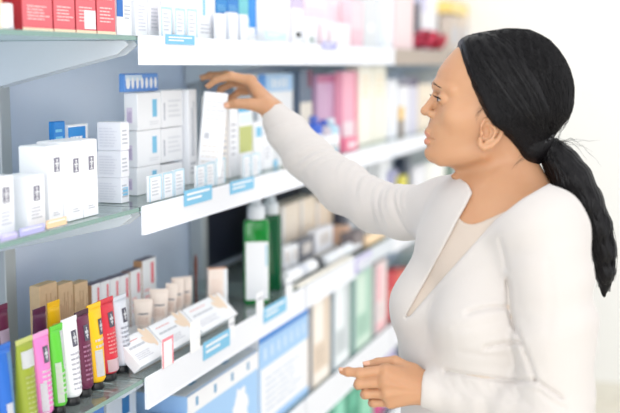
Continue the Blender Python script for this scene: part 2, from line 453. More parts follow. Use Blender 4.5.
        for _ in range(14):
            md = (lo_+hi_)/2; q = np.array([HM(a, b, c_) for a, b, c_ in zip(md, ys, ws)]).T
            ins = head_sdf((q[0], q[1], q[2])) < 0; hi_ = np.where(ins, md, hi_); lo_ = np.where(ins, lo_, md)
        bm = bmesh.new()
        for a, b, c_, f in zip(hi_, ys, ws, fs):
            p = Vector(HM(a, b, c_)-BASE); q = p+Vector((.0012+.0035*f, -.0045*s, .0010-.0030*f))
            tube_bm(bm, [p, (p+q)/2+Vector((-.0010, 0, .0003)), q], [.0003, .0003, .0001], 4)
        done(bm, 'eyebrow', hairm, person, True)
    # lips skin: thin coloured shell over the lip bulges
    G4 = Grid(HM(418, 148, 14)*[1, 0, 1]+[0, 1.9-15*K, 0], HM(436, 126, 0)*[1, 0, 1]+[0, 1.9+15*K, 0], .0008)
    P4 = G4.full()
    dl = head_sdf(P4)-.0005
    hx, hy, w = hcoord(P4)
    lipmask = np.maximum(np.abs(w)-11.5, 0)
    shp = np.minimum(ell(P4, HM(426, 134.2, 0), (7*K, 11*K, 3.6*K)), ell(P4, HM(426, 141.3, 0), (7*K, 10.5*K, 3.3*K)))
    V, Q = nets(G4, np.maximum(dl, shp))
    surf('lips', [(V, Q)], mat('lip_skin', srgb(198, 138, 112), .45, sss=.2), person)
    return body
def tube_bm(bm, pts, rad, n=8):
    pts = [Vector(p) for p in pts]; rings = []
    for i, p in enumerate(pts):
        t = (pts[min(i+1, len(pts)-1)]-pts[max(i-1, 0)]).normalized()
        a = t.cross(Vector((0, 0, 1)))
        if a.length < 1e-3: a = t.cross(Vector((1, 0, 0)))
        a.normalize(); b = t.cross(a)
        rings.append([bm.verts.new(p+(a*math.cos(2*PI*k/n)+b*math.sin(2*PI*k/n))*rad[i]) for k in range(n)])
    for A, B in zip(rings, rings[1:]):
        for k in range(n): bm.faces.new((A[k], A[(k+1) % n], B[(k+1) % n], B[k]))
    bm.faces.new(rings[0][::-1]); bm.faces.new(rings[-1])
HAIRLINE = [(459.5, 36), (456.3, 42), (456.5, 51), (458, 62), (461.5, 75), (466.6, 88), (471.5, 98), (476, 108), (481.5, 118.5), (491, 126.5), (501, 135.5), (508, 144), (515, 153.5), (522, 162), (528, 168)]
HAIR_OUT = [(540, 170), (550, 157), (553, 141), (559, 131), (568, 119), (574.5, 104), (575.5, 88), (570.5, 68), (561, 52), (548, 38.5), (527, 30), (505, 29), (480, 33), (466, 35.5)]
hHB = [524, 542, 552, 560, 566, 570, 573, 573.5, 573.5, 573, 573, 572, 569, 563, 558, 552, 549, 547, 545, 542, 538, 532, 525]
hHF = [495, 470, 455, 448, 440, 434, 430, 428, 428, 428, 428, 428, 428, 428, 440, 455, 465, 470, 475, 480, 485, 492, 500]
hHW = [1, 24, 35, 41, 44.5, 46.5, 48, 48.5, 49, 49, 49, 48, 46, 44, 42, 38, 34, 31, 28, 24, 18, 10, 2]
hHC = [.5]*5+[.52]*18
def hair_base(P):
    d = loft(P, hHF, hHB, hHW, hHC, 2.15)
    hx, hy, w = hcoord(P)
    edge = poly_sd(hx, hy, HAIRLINE+[(540, 175), (700, 175), (700, -40), (459, -40)])      # <0 inside, distance to hairline
    near_ear = np.exp(-((hx-494)**2+(hy-121)**2)/13.0**2)
    d = d+K*5.0*np.clip(1-(-edge)/6, 0, 1)**1.6*(1-near_ear)-K*4.0*near_ear*np.clip(np.abs(w)/30-.5, 0, 1)
    return smax(d, poly_sd(hx, hy, HAIRLINE[::-1]+HAIR_OUT[::-1])*K, .012), hx, hy, w, edge
def hair_sdf(P):
    d, hx, hy, w, edge = hair_base(P)
    # top outline of the hair: parting dip
    d = np.maximum(d, edge*K)
    # grooves running from hairline to the tie
    cx, cy = 548, 142
    an = np.arctan2(hy-cy, hx-cx)+.004*w
    rr = np.clip(np.hypot(hx-cx, hy-cy)/60, 0, 1)
    d = d-K*(.20*np.sin(an*70)+.16*np.sin(an*113+1.3))*rr
    return d
TIE = J(541, 139, 1.885)
def build_hair():
    G = Grid(J(450, 0, 1.9)*[1, 0, 0]+[0, 1.9-56*K, J(500, 176, 1.9)[2]], J(580, 0, 1.9)*[1, 0, 0]+[0, 1.9+56*K, J(500, 16, 1.9)[2]], .0018)
    def fhair(P):
        d = hair_sdf(P)
        d = smin(d, chain(P, [J(529, 148, 1.87), J(541, 143, 1.875)], [.022, .018]), .012)
        return smin(d, chain(P, [J(530, 158, 1.89), J(540, 146, 1.885)], [.012, .016]), .01)
    V, Q = nets(G, G.band(fhair, .014))
    hair = surf('hair', [(relax(V, Q, 1), Q)], hairm, person)
    # ponytail
    pc = [J(543, 142, 1.88), J(552, 151, 1.885), J(561, 163, 1.88), J(572, 180, 1.87), J(585, 202, 1.865), J(597, 226, 1.86), J(603.5, 250, 1.86), J(605, 273, 1.86), J(604, 295, 1.86)]
    pr = [.013, .021, .029, .0335, .0295, .0245, .0205, .0155, .004]
    pr = [r*.98 for r in pr]
    G = Grid(np.min(pc, 0)-.05, np.max(pc, 0)+.05, .0022); P = G.full()
    d = chain(P, pc, pr, .012)
    X, Y, Z = P
    sgn = np.sin((X+.35*Z)*520+8*np.sin(Z*22))*np.cos((Y-.1*Z)*430+5*np.sin(Z*17))
    d = d-.0012*sgn
    V, Q = nets(G, d)
    pt = surf('ponytail', [(relax(V, Q, 1), Q)], hairm, person)
    # strands as one fine curve object per hair mass
    cu = bpy.data.curves.new('hair_strands', 'CURVE'); cu.dimensions = '3D'; cu.bevel_depth = .00038; cu.bevel_resolution = 1; cu.resolution_u = 4
    cu.materials.append(hairm)
    def add(pts, rs):
        sp = cu.splines.new('POLY'); sp.points.add(len(pts)-1)
        for i, p in enumerate(pts):
            q = np.asarray(p)-BASE
            sp.points[i].co = (q[0], q[1], q[2], 1); sp.points[i].radius = rs[i]
    # on the scalp: great-circle sweeps from the hairline to the tie
    cen = J(505, 90, 1.9)
    n = 520; starts = []
    hl = HAIRLINE[:14]
    for i in range(n):
        f = rng.random()
        if f < .55:
            u = rng.random()*(len(hl)-1); a = int(u); b = min(a+1, len(hl)-1); t = u-a
            x = hl[a][0]*(1-t)+hl[b][0]*t+rng.random()*4+1; y = hl[a][1]*(1-t)+hl[b][1]*t
            w = 46*math.sqrt(max(0, 1-((y-95)/75)**2))*(.55+.45*min(1, (y-30)/30))
            starts.append(HM(x+3, y, w))
        else:
            x = 462+100*rng.random(); y = 30
            w = (rng.random()*1.2-.2)*40
            starts.append(HM(x, y, w))
    S = np.array(starts); T = np.tile(TIE, (n, 1))+rng.normal(0, .006, (n, 3))
    D0 = S-cen; D0 /= np.linalg.norm(D0, axis=1)[:, None]; D1 = T-cen; D1 /= np.linalg.norm(D1, axis=1)[:, None]
    om = np.arccos(np.clip((D0*D1).sum(1), -1, 1))[:, None]
    N = 16; allp = []
    for k in range(N):
        t = k/(N-1)
        Dk = (np.sin((1-t)*om)*D0+np.sin(t*om)*D1)/np.sin(om)
        Dk[:, 2] -= .16*math.sin(PI*t)*1.0; Dk /= np.linalg.norm(Dk, axis=1)[:, None]
        lo = np.full(n, .03); hi = np.full(n, .17)
        for _ in range(14):
            mid = (lo+hi)/2; q = cen+Dk*mid[:, None]
            v = hair_base((q[:, 0], q[:, 1], q[:, 2]))[0]
            ins = v < 0; lo = np.where(ins, mid, lo); hi = np.where(ins, hi, mid)
        allp.append(cen+Dk*(lo[:, None]+.0004+.0006*rng.random((n, 1))))
    allp = np.array(allp)
    for i in range(n):
        p = allp[:, i]; hx, hy, _ = hcoord((p[:, 0], p[:, 1], p[:, 2]))
        edge = poly_sd(hx, hy, HAIRLINE+[(540, 175), (700, 175), (700, -40), (459, -40)])
        keep = p[edge < -.5]
        if len(keep) > 4: add(keep, [1.0]*len(keep))
    # ponytail strands and stray wisps
    pcA = np.array(pc); tt = np.linspace(0, len(pc)-1, 34)
    def pcat(t): 
        return np.array([np.interp(t, range(len(pc)), pcA[:, k]) for k in range(3)]).T
    mean = pcat(tt)
    for _ in range(3): mean[1:-1] = (mean[:-2]+2*mean[1:-1]+mean[2:])/4
    rad = np.interp(tt, range(len(pc)), pr)
    for i in range(420):
        a = rng.random()*2*PI; q = .93+.12*rng.random(); ln = int(26+8*rng.random())
        if i < 45: q = 1.08+.22*rng.random()
        tw = (rng.random()-.5)*1.2; ph = rng.random()*6
        pts = []
        for k in range(ln):
            an = a+tw*k/33+.1*math.sin(k*.4+ph)
            r = max(rad[k], .004+.006*(k > 28))*(q if k > 2 else 1)
            pts.append(mean[k]+np.array([math.cos(an)*r, math.sin(an)*r, .35*math.cos(an)*r*-1]))
        add(pts, [1]*(ln-2)+[.6, .3])
    for i in range(14):
        x0 = 545+rng.random()*14; pts = [J(x0, 142+rng.random()*5, 1.875)]
        dx = 14+30*rng.random(); dy = -4+30*rng.random()
        for k in range(1, 8):
            t = k/7; pts.append(J(x0+dx*t, 143+dy*t**2-6*math.sin(t*PI)*rng.random(), 1.875-.02*t))
        add(pts, [.7]*6+[.4, .2])
    for i in range(16):
        y0 = 95+rng.random()*35; x0 = 571-(max(0, y0-105))*.55
        pts = [J(x0-3, y0, 1.88)]
        for k in range(1, 7): t = k/6; pts.append(J(x0+(2+2*rng.random())*math.sin(t*2.2)-12*t*t, y0+22*t, 1.88))
        add(pts, [.6]*7)
    for i in range(14):                    # baby hairs at temple and nape
        if i < 7: x0, y0, dx, dy = 474+rng.random()*6, 100+rng.random()*8, -5-4*rng.random(), 8+9*rng.random(); wv = 43
        else: x0, y0, dx, dy = 514+rng.random()*10, 148+rng.random()*8, -7-4*rng.random(), 4+8*rng.random(); wv = 36
        pts = [HM(x0+dx*t-2*math.sin(3*t), y0+dy*t, wv-1.5*t) for t in np.linspace(0, 1, 6)]
        add(pts, [.7, .6, .5, .4, .3, .2])
    so = bpy.data.objects.new('hair_strand', cu); col.objects.link(so); so.parent = person; so['kind'] = 'stuff'
    # beaded elastic
    bm = bmesh.new()
    ax = Vector((.62, .05, -.78)).normalized(); a1 = ax.cross(Vector((0, 1, 0))).normalized(); a2 = ax.cross(a1)
    for i in range(15):
        an = 2*PI*i/15; c = Vector(J(543.5, 140, 1.875)-BASE)+(a1*math.cos(an)+a2*math.sin(an))*.0205
        bmesh.ops.create_icosphere(bm, subdivisions=2, radius=.0036, matrix=Matrix.Translation(c))
    done(bm, 'hair_tie', mat('black_bead', (.012, .012, .014), .3), person, True)
def V_open(P):
    px, py = project(P)
    poly = [(452, 150), (456, 172), (462, 179.5), (468.5, 184.5), (472.5, 193), (466, 206), (458, 220), (444, 247), (429, 275), (417, 296), (405, 318), (410, 316), (428, 295), (446, 275), (471, 247), (495, 220), (522, 199), (548, 184), (556, 150)]
    return poly_sd(px, py, poly)*K
def cardigan_sdf(P):
    X, Y, Z = P
    body = torso_sdf(P, .009)
    # sleeves
    def wr(a, b, freq, amp, ph):
        ab = np.asarray(b)-a; L = np.linalg.norm(ab); u = ab/L
        s = (X-a[0])*u[0]+(Y-a[1])*u[1]+(Z-a[2])*u[2]
        side = (X-a[0])*-.5+(Y-a[1])*.3+(Z-a[2])*.7
        env = np.clip(s/.04+.5, 0, 1)*np.clip((L-s)/.04+.5, 0, 1)
        return env*amp*(np.sin(s*freq+side*38+ph)+.6*np.sin(s*freq*1.73-side*55+ph*2.1)+.4*np.sin(s*freq*.6+side*90+ph*.7))
    fp = [J(274, 115.5, 2.40), J(288, 133, 2.375), J(307, 156, 2.335), J(343, 187, 2.245), J(375, 206, 2.165), J(405, 213, 2.10), J(440, 212, 2.035)]
    fr = [.0335, .0415, .0480, .0515, .0500, .0500, .0530]
    far = chain(P, fp, fr, .02)
    a0 = np.asarray(fp[0]); L_ = np.linalg.norm(fp[6]-a0); u_ = (fp[6]-a0)/L_
    sa = (X-a0[0])*u_[0]+(Y-a0[1])*u_[1]+(Z-a0[2])*u_[2]
    sd_ = (X-a0[0])*.55-(Y-a0[1])*.3+(Z-a0[2])*.9-(sa*(u_[0]*.55-u_[1]*.3+u_[2]*.9))
    rg = np.random.default_rng(5)
    for i in range(17):                      # pinched diagonal folds, denser around elbow and armpit
        s0 = .05+.40*(i+.6*rg.random())/17; sl = (.5+.5*rg.random())*(1 if i < 7 else -1.1); am = (.0012 if i < 5 else .0030)*(.5+rg.random()); wd = .0045+.004*rg.random(); ce = (rg.random()-.5)*.06
        q_ = (sa-s0-sl*sd_)/wd
        far = far+am*np.exp(-q_*q_)*np.exp(-((sd_-ce)/.045)**2)-am*.55*np.exp(-(q_-2.1)**2)*np.exp(-((sd_-ce)/.045)**2)
    def cut(f, c, dirv):
        u = np.asarray(dirv, float); u /= np.linalg.norm(u)
        return smax(f, (X-c[0])*u[0]+(Y-c[1])*u[1]+(Z-c[2])*u[2], .003)
    c2 = J(273.5, 115, 2.402); far = cut(far, c2, c2-J(296, 142, 2.355))
    n1 = J(556, 408, 1.712)
    np_ = [J(546, 236, 1.752), J(551, 275, 1.735), J(555, 330, 1.722), n1]
    nr = [.0600, .0625, .0640, .0600]
    near = chain(P, np_, nr, .02)
    near = near+wr(np_[0], np_[3], 40, .0009, .3)
    q = [n1, J(520, 404, 1.745), J(478, 398, 1.785), J(424, 388.5, 1.812)]
    fo = chain(P, q, [.054, .0455, .0375, .0325], .02)
    fo = fo+wr(q[1], q[3], 120, .0011, 2.2)
    c1 = J(423.5, 388.5, 1.812); fo = cut(fo, c1, c1-J(478, 398, 1.785))
    near = smin(near, fo, .02)
    d = smin(body, far, .035)
    near = smin(near, ell(P, S_N+np.array([-.005, .01, .0]), (.06, .06, .058)), .02)
    # sleeve seam: the near arm meets the torso with a tight crease below the armpit, softly above it
    k = np.clip((Z-J(508, 300, 1.75)[2])/.10, 0, 1)*.045+.012
    hh = np.clip(.5+.5*(near-d)/k, 0, 1); d = near*(1-hh)+d*hh-k*hh*(1-hh)
    # pressed creases: seam under the arm, folds across the bust, folds at the elbow
    gx, gy = project(P)
    def crease(pts, depth, wpx, ymax=1.86):
        nonlocal d
        dd = np.full(gx.shape, 1e9, np.float32)
        for (x0, y0), (x1, y1) in zip(pts, pts[1:]):
            t = np.clip(((gx-x0)*(x1-x0)+(gy-y0)*(y1-y0))/((x1-x0)**2+(y1-y0)**2), 0, 1)
            dd = np.minimum(dd, (gx-x0-t*(x1-x0))**2+(gy-y0-t*(y1-y0))**2)
        d = d+np.where(Y < ymax, depth*np.exp(-dd/(wpx*wpx))-depth*.12*np.exp(-(np.sqrt(dd)-2.6*wpx)**2/(2.2*wpx*wpx)), 0)
    crease([(507, 280), (508, 292), (508.5, 307), (513, 325), (522, 344), (529, 362), (535, 379)], .0062, 2.0)
    crease([(500, 240), (504, 255), (506, 268)], .0025, 2.6)
    crease([(468, 313), (484, 308.5), (507, 307)], .0056, 2.1); crease([(486, 347.5), (503, 343.5), (519, 342.5)], .0054, 2.1); crease([(455, 330), (480, 326), (500, 322)], .0014, 3)
    crease([(460, 352), (485, 356), (505, 356)], .0016, 2.8)
    crease([(446, 371), (478, 376.5), (511, 380.5), (535, 380.5)], .0056, 2.0)
    crease([(536, 380), (547, 388), (562, 398)], .0060, 1.8); crease([(540, 392), (552, 402), (566, 409)], .003, 2)
    for k_, (x_, y_) in enumerate([(440, 384), (452, 388), (463, 384), (474, 390), (486, 388), (497, 393), (508, 391), (520, 397)]):
        crease([(x_-3, y_-7), (x_+2, y_+2), (x_+10, y_+9)], .0018, 2.2)
    crease([(548, 262), (552, 300), (548, 330)], .0010, 4)
    crease([(405.5, 319), (403.5, 340), (402.5, 375)], .0030, 1.5)
    crease([(395, 338), (402, 345), (412, 349)], .0014, 2.4)
    # drape of the open fronts
    d = d+.0011*np.sin(X*26+Z*60+Y*14)*np.clip((1.32-Z)/.15, 0, 1)+.0007*np.sin(Z*95-X*40)
    op = V_open(P)
    d = np.where((Y < 2.0) & (X < J(560, 0, 1.9)[0]), smax(d, -op, .004), d)
    d = np.maximum(d, .72-Z)
    return d
def build_clothes():
    h = .0030
    G = Grid([J(262, 0, 2.42)[0], 1.60, .70], [J(604, 0, 1.85)[0]+.02, 2.46, 1.50], h)
    V, Q = nets(G, G.band(cardigan_sdf, .016)); V = relax(V, Q, 2)
    surf('cardigan', [(V, Q)], knit, person)
    # beige top
    G2 = Grid([J(385, 0, 1.9)[0]-.02, 1.70, .78], [J(575, 0, 1.9)[0], 2.08, 1.50], .0036); P2 = G2.full()
    d = smin(torso_sdf(P2, .0035), neck_sdf(P2)-.003, .03)
    px, py = project(P2)
    cutp = poly_sd(px, py, [(440, 140), (452, 200), (461, 219.5), (466, 223), (473, 224.5), (482, 222.5), (491, 218.3), (508, 209.5), (530, 197), (552, 184), (580, 160), (580, 140)])*K
    d = d-.0016*np.clip((.0062-cutp)/.0012, 0, 1)
    d = smax(d, -cutp, .003)
    d = d+.0011*np.sin(P2[0]*60+P2[2]*24)
    V, Q = nets(G2, d); surf('beige_top', [(relax(V, Q, 1), Q)], jersey, person)
    # ribbed neck band of the top
    # trousers + shoes
    hip = J(500, 520, 1.90)
    G3 = Grid([BASE[0]-.26, BASE[1]-.26, .05], [BASE[0]+.26, BASE[1]+.28, .98], .009); P3 = G3.full()
    d = ell(P3, hip, (.130, .175, .19), AX)
    feet = []
    for s in (1, -1):
        hp = hip+lf*.085*s+np.array([0, 0, -.06]); kn = np.array([BASE[0], BASE[1], 0])+lf*.095*s+fw*.02*s+np.array([0, 0, .48]); an = kn*[1, 1, 0]+fw*.03*s+np.array([0, 0, .09])
        d = smin(d, chain(P3, [hp, kn, an], [.098, .066, .055], .03), .03); feet.append(an)
    d = np.maximum(d, .06-P3[2])
    V, Q = nets(G3, d); surf('trousers', [(relax(V, Q, 1), Q)], trou, person)
    for an in feet:
        G4 = Grid(an*[1, 1, 0]+[-.22, -.22, -.01], an*[1, 1, 0]+[.22, .22, .13], .006); P4 = G4.full()
        heel = an*[1, 1, 0]+np.array([0, 0, .038])-fw*.03; toe = an*[1, 1, 0]+np.array([0, 0, .03])+fw*.15
        d = smin(cap(P4, heel, toe, .038, .034), cap(P4, heel+[0, 0, .0], an+[0, 0, .0], .036, .046), .03)
        d = np.maximum(d, .001-P4[2])
        V, Q = nets(G4, d); surf('shoe', [(V, Q)], shoem, person)
build_person(); build_hair(); build_clothes()
# ================================================================== ROOM AND SHELVING
white_wall = mat('wall_paint', srgb(243, 242, 238), .8, bump=(60, .05, .001))
cream_wall = mat('cream_wall_paint', srgb(236, 234, 224), .8)
floor_m = mat('vinyl_floor', srgb(232, 226, 212), .35, var=(3, .06))
def wall(name, *a):
    o = box(name, *a); o['kind'] = 'structure'; return o
wall('floor', -.45, 3.6, -2.2, 5.3, -.06, 0, floor_m)
wall('wall_back', -.45, 3.6, 5.17, 5.29, 0, 3.0, white_wall)
wall('wall_left', -.45, -.352, -2.2, 5.17, 0, 3.0, white_wall)
wall('baseboard_back', -.30, 3.6, 5.155, 5.17, 0, .09, mat('baseboard_grey', srgb(232, 228, 216), .5))
powder = mat('powder_coated_white', srgb(236, 238, 245), .35, bump=(300, .05, .0005))
bracket_m = mat('bracket_grey_white', srgb(214, 220, 228), .35)
panel_m = mat('back_panel_blue_grey', srgb(220, 231, 255), .3, metal=.3, var=(2.2, .04))
dark_m = mat('dark_backing', srgb(38, 42, 58), .3)
post_m = mat('upright_grey', srgb(186, 192, 196), .35, metal=.2)
tan_m = mat('tan_rail', srgb(176, 162, 150), .5)
def glass_mat():
    m = bpy.data.materials.new('shelf_glass'); m.use_nodes = True; nt = m.node_tree
    nt.nodes.remove(nt.nodes['Principled BSDF']); out = nt.nodes['Material Output']
    t = nt.nodes.new('ShaderNodeBsdfTransparent'); t.inputs[0].default_value = (.90, .965, .955, 1)
    g = nt.nodes.new('ShaderNodeBsdfGlossy'); g.inputs['Roughness'].default_value = .04; g.inputs['Color'].default_value = (.9, .97, .96, 1)
    f = nt.nodes.new('ShaderNodeFresnel'); f.inputs[0].default_value = 1.5
    x = nt.nodes.new('ShaderNodeMixShader')
    df = nt.nodes.new('ShaderNodeBsdfDiffuse'); df.inputs[0].default_value = (.80, .90, .89, 1)  # pale diffuse share, stands in for light reflected off the glass
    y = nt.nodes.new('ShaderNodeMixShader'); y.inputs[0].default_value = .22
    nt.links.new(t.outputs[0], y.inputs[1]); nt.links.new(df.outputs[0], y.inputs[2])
    nt.links.new(f.outputs[0], x.inputs[0]); nt.links.new(y.outputs[0], x.inputs[1]); nt.links.new(g.outputs[0], x.inputs[2]); nt.links.new(x.outputs[0], out.inputs[0])
    return m
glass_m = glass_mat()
edge_m = mat('glass_edge_green', srgb(150, 186, 178), .12, trans=.35, ior=1.5)
ZA, ZB, ZC, ZD, ZE = 1.613, 1.297, .968, .652, .33
BAY = [.89, 1.82, 2.75, 3.68, 4.61, 5.15]
def unit(k):
    y0, y1 = BAY[k], BAY[k+1]
    names = ['shelving bay nearest the camera with bare glass shelves and coloured tubes', 'shelving bay with white price rails where the woman reaches for a carton',
             'shelving bay with pink and cream cartons behind the outstretched sleeve', 'shelving bay with tan upper rail just left of the woman\'s face', 'farthest shelving bay meeting the white wall']
    r = empty('shelving_unit', (0, y0, 0), 0, names[k], 'shelf', 'run of shelving bays')
    L = y1-y0
    box('back_panel', -.350, -.338, 0, L, .06, 2.3, panel_m, r)
    if k == 2: box('back_panel', -.336, -.330, .03, L-.02, ZC+.01, ZB-.02, dark_m, r)['label'] = 'dark backing panel'
    box('upright', -.337, -.297, .0015, .038, 0, 2.3, post_m, r, .003)
    prism('plinth', [(-.33, 0), (-.02, 0), (-.02, .09), (-.33, .09)], 'y', .004, L-.004, powder, r)
    for z in (ZA, ZB, ZC, ZD, ZE):
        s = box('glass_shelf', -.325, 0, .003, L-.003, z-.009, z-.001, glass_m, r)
        box('glass_edge', .0002, .0012, .003, L-.003, z-.009, z-.001, edge_m, s)
        for yy in (.014, L-.022):
            zz = z-.0095
            prism('bracket', [(-.335, zz), (-.012, zz), (-.006, zz-.008), (-.03, zz-.026), (-.335, zz-.098)], 'y', yy, yy+.006, bracket_m, s, .0008)
        if k > 0:
            x1 = L-.004
            if k == 2 and z == ZC: x1 = .485
            hh = .054 if z not in (ZC, ZD) else (.062 if z == ZC else .090)
            rm = tan_m if (k >= 3 and z == ZA) else powder
            prism('price_rail', [(.0015, z-.003), (.004, z+.001), (.006, z-.001), (.006, z-hh+.004), (.0085, z-hh), (.0015, z-hh)], 'y', .004, x1, rm, s)
            if k == 2 and z == ZC: prism('price_rail', [(.0015, z-.003), (.006, z-.001), (.010, z-.048), (.0015, z-.05)], 'y', .50, L-.004, bracket_m, s)
    return r
for k in range(5): unit(k)
# ================================================================== PRODUCTS
FIT = {'peach and white carton at the left edge of the top glass shelf': (0.000, 0.014), 'tall white emblem carton with broad blank side, left of the three tall ones': (0.000, 0.014), 'white carton with beige edge directly behind the pinched one': (0.000, 0.010), 'white carton with blue cap band and olive lower half below the wrist': (0.000, 0.007), 'small white carton before the pale pink ones, first': (0.013, 0.000), 'small white carton before the pale pink ones, fourth': (0.058, 0.000), 'rose carton beside the grey bottle carton on the top shelf': (0.038, 0.000), 'light grey carton with a painted highlight on the top shelf': (0.000, 0.025), 'lilac carton on the tan-railed shelf': (0.000, 0.027), 'pink carton standing right of the lilac one': (0.028, 0.018), 'tall ivory carton right of the pink one, second of two': (0.000, 0.023), 'dark slim carton below the sleeve': (0.028, 0.000), 'peach compact box below the sleeve': (0.000, 0.022), 'pale grey carton above the sleeve on the third shelf': (0.018, 0.000), 'lavender carton above the sleeve': (0.018, 0.000), 'small yellow carton above the sleeve': (0.018, 0.000), "dark blue carton left of the woman's chin": (0.000, 0.024)}   # carton depth / trimmed width so that neighbours never share space
ink = mat('grey_ink', srgb(196, 198, 206), .6); inkd = mat('dark_ink', srgb(128, 126, 142), .6); whitep = cmat(242, 243, 247, .4)
lblue = cmat(120, 192, 228, .4); blue = cmat(40, 140, 205, .4)
def decal(name, par, face, u0, u1, v0, v1, W, Dp, H, m, off=.0006, label=None):
    """thin printed panel on the front (+x) / side (-y) / top face of a carton, u/v as fractions"""
    e = off
    if face == 'f': o = box(name, .0001, e, u0*W, u1*W, v0*H, v1*H, m, par)
    elif face == 's': o = box(name, -Dp+u0*Dp, -Dp+u1*Dp, -e, -.0001, v0*H, v1*H, m, par)
    else: o = box(name, -Dp+v0*Dp, -Dp+v1*Dp, u0*W, u1*W, H+.0001, H+e, m, par)
    if label: o['label'] = label
    return o
def text_block(par, face, u0, u1, v0, v1, n, W, Dp, H, m, off=.0008, vertical=False):
    bm = bmesh.new(); rr = random.Random(int((u0+v0+n)*1000))
    for i in range(n):
        if vertical:
            a = u0+(u1-u0)*(i+.2)/n; b = u0+(u1-u0)*(i+.65)/n; c, d = v0, v1-(v1-v0)*rr.random()*.3
        else:
            c = v0+(v1-v0)*(i+.2)/n; d = v0+(v1-v0)*(i+.6)/n; a, b = u0, u1-(u1-u0)*rr.random()*.35
        # words: each line broken up
        if not vertical:
            x = a
            while x < b:
                w = (u1-u0)*(.12+.2*rr.random()); x2 = min(b, x+w)
                if face == 'f': bm_box(bm, .0001, off, x*W, x2*W, c*H, d*H)
                else: bm_box(bm, -Dp+x*Dp, -Dp+x2*Dp, -off, -.0001, c*H, d*H)
                x = x2+(u1-u0)*.04
        else:
            if face == 'f': bm_box(bm, .0001, off, a*W, b*W, c*H, d*H)
            else: bm_box(bm, -Dp+a*Dp, -Dp+b*Dp, -off, -.0001, c*H, d*H)
    return done(bm, 'printed_text', m, par)
def emblem(par, face, uc, vc, w, h, W, Dp, H, m=None):
    """dark upright badge with a pale winged figure"""
    u0, u1, v0, v1 = uc-w/2/W, uc+w/2/W, vc-h/2/H, vc+h/2/H
    e = decal('emblem', par, face, u0, u1, v0, v1, W, Dp, H, m or inkd, .0009)
    bm = bmesh.new(); cy, cz = uc*W, vc*H
    bm_box(bm, .0009, .0013, cy-w*.06, cy+w*.06, cz-h*.36, cz+h*.30)
    bm_box(bm, .0009, .0013, cy-w*.32, cy+w*.32, cz+h*.02, cz+h*.14)
    bm_box(bm, .0009, .0013, cy-w*.22, cy+w*.22, cz-h*.12, cz-h*.05)
    bm_box(bm, .0009, .0013, cy-w*.13, cy+w*.13, cz+h*.30, cz+h*.40)
    bm_box(bm, .0009, .0013, cy-w*.28, cy+w*.28, cz-h*.42, cz-h*.36)
    done(bm, 'emblem_figure', whitep, e)
def carton(label, p0, p1, top, sz, X, depth, m, cat='box', name='carton', group=None, marks=(), rz=0, lid=None, tilt=None):
    y0 = atx(p0, top, X).y; y1 = atx(p1, top, X).y; zt = atx((p0+p1)/2, top, X).z
    if label in FIT: depth, y1 = FIT[label][0] or depth, y1-FIT[label][1]
    W, H = y1-y0, zt-sz
    r = empty(name, (X, y0, sz), rz, label, cat, group)
    bm = bmesh.new(); bm_box(bm, -depth, 0, .0004, W-.0004, 0, H, .0011)
    b = done(bm, 'box_body', m, r)
    # tuck flap: a lid board with a seam just below the top edge
    lm = lid or m
    decal('tuck_flap', r, 't', .02, .98, .05, .95, W, depth, H, lm, .0012)
    for k in marks:
        f = k[0]
        if f == 'P': decal('printed_panel', r, k[1], k[2], k[3], k[4], k[5], W, depth, H, k[6], k[7] if len(k) > 7 else .0006)
        elif f == 'T': text_block(r, k[1], k[2], k[3], k[4], k[5], k[6], W, depth, H, k[7])
        elif f == 'V': text_block(r, k[1], k[2], k[3], k[4], k[5], k[6], W, depth, H, k[7], vertical=True)
        elif f == 'E': emblem(r, 'f', k[1], k[2], k[3], k[4], W, depth, H)
    if tilt: r.rotation_euler = (tilt[0], tilt[1], rz)
    r['_s'] = 0; del r['_s']
    return r, W, H
G_RED = 'red cartons on the top glass shelf'
red = cmat(226, 104, 114); cream = cmat(246, 226, 196); grey_t = cmat(150, 150, 150)
pinkw = cmat(250, 200, 200)
for i, (a, b, lab) in enumerate([(21, 51.5, 'red cosmetic carton on the top glass shelf, leftmost of the four'), (52.5, 74, 'red cosmetic carton on the top glass shelf, second from the left'),
        (75, 95, 'red cosmetic carton with white square sticker on the top glass shelf'), (96, 114.5, 'red cosmetic carton on the top glass shelf, rightmost of the four')]):
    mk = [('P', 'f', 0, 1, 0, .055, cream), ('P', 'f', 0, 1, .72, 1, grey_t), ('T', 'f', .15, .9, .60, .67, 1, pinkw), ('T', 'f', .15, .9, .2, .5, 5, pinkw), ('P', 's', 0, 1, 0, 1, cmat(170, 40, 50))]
    if i == 2: mk.append(('P', 'f', .4, .95, .08, .42, whitep, .0012))
    carton(lab, a, b, -22, ZA, -.022, .07, red, group=G_RED, marks=mk)
carton('peach and white carton at the left edge of the top glass shelf', -22, 7, -20, ZA, -.02, .08, cmat(246, 190, 150), marks=[('P', 'f', 0, 1, 0, .3, cream), ('T', 'f', .2, .8, .5, .7, 3, whitep)])
carton('slim white carton squeezed left of the red cartons', 8, 13, 4, ZA, -.006, .05, whitep, marks=[('P', 'f', 0, 1, 0, .1, ink)])
carton('white carton with blue corner right of the red cartons', 116, 131, -18, ZA, -.03, .06, whitep, marks=[('P', 'f', 0, .4, .35, 1, cmat(40, 110, 190)), ('T', 'f', .5, .9, .3, .6, 4, ink)])
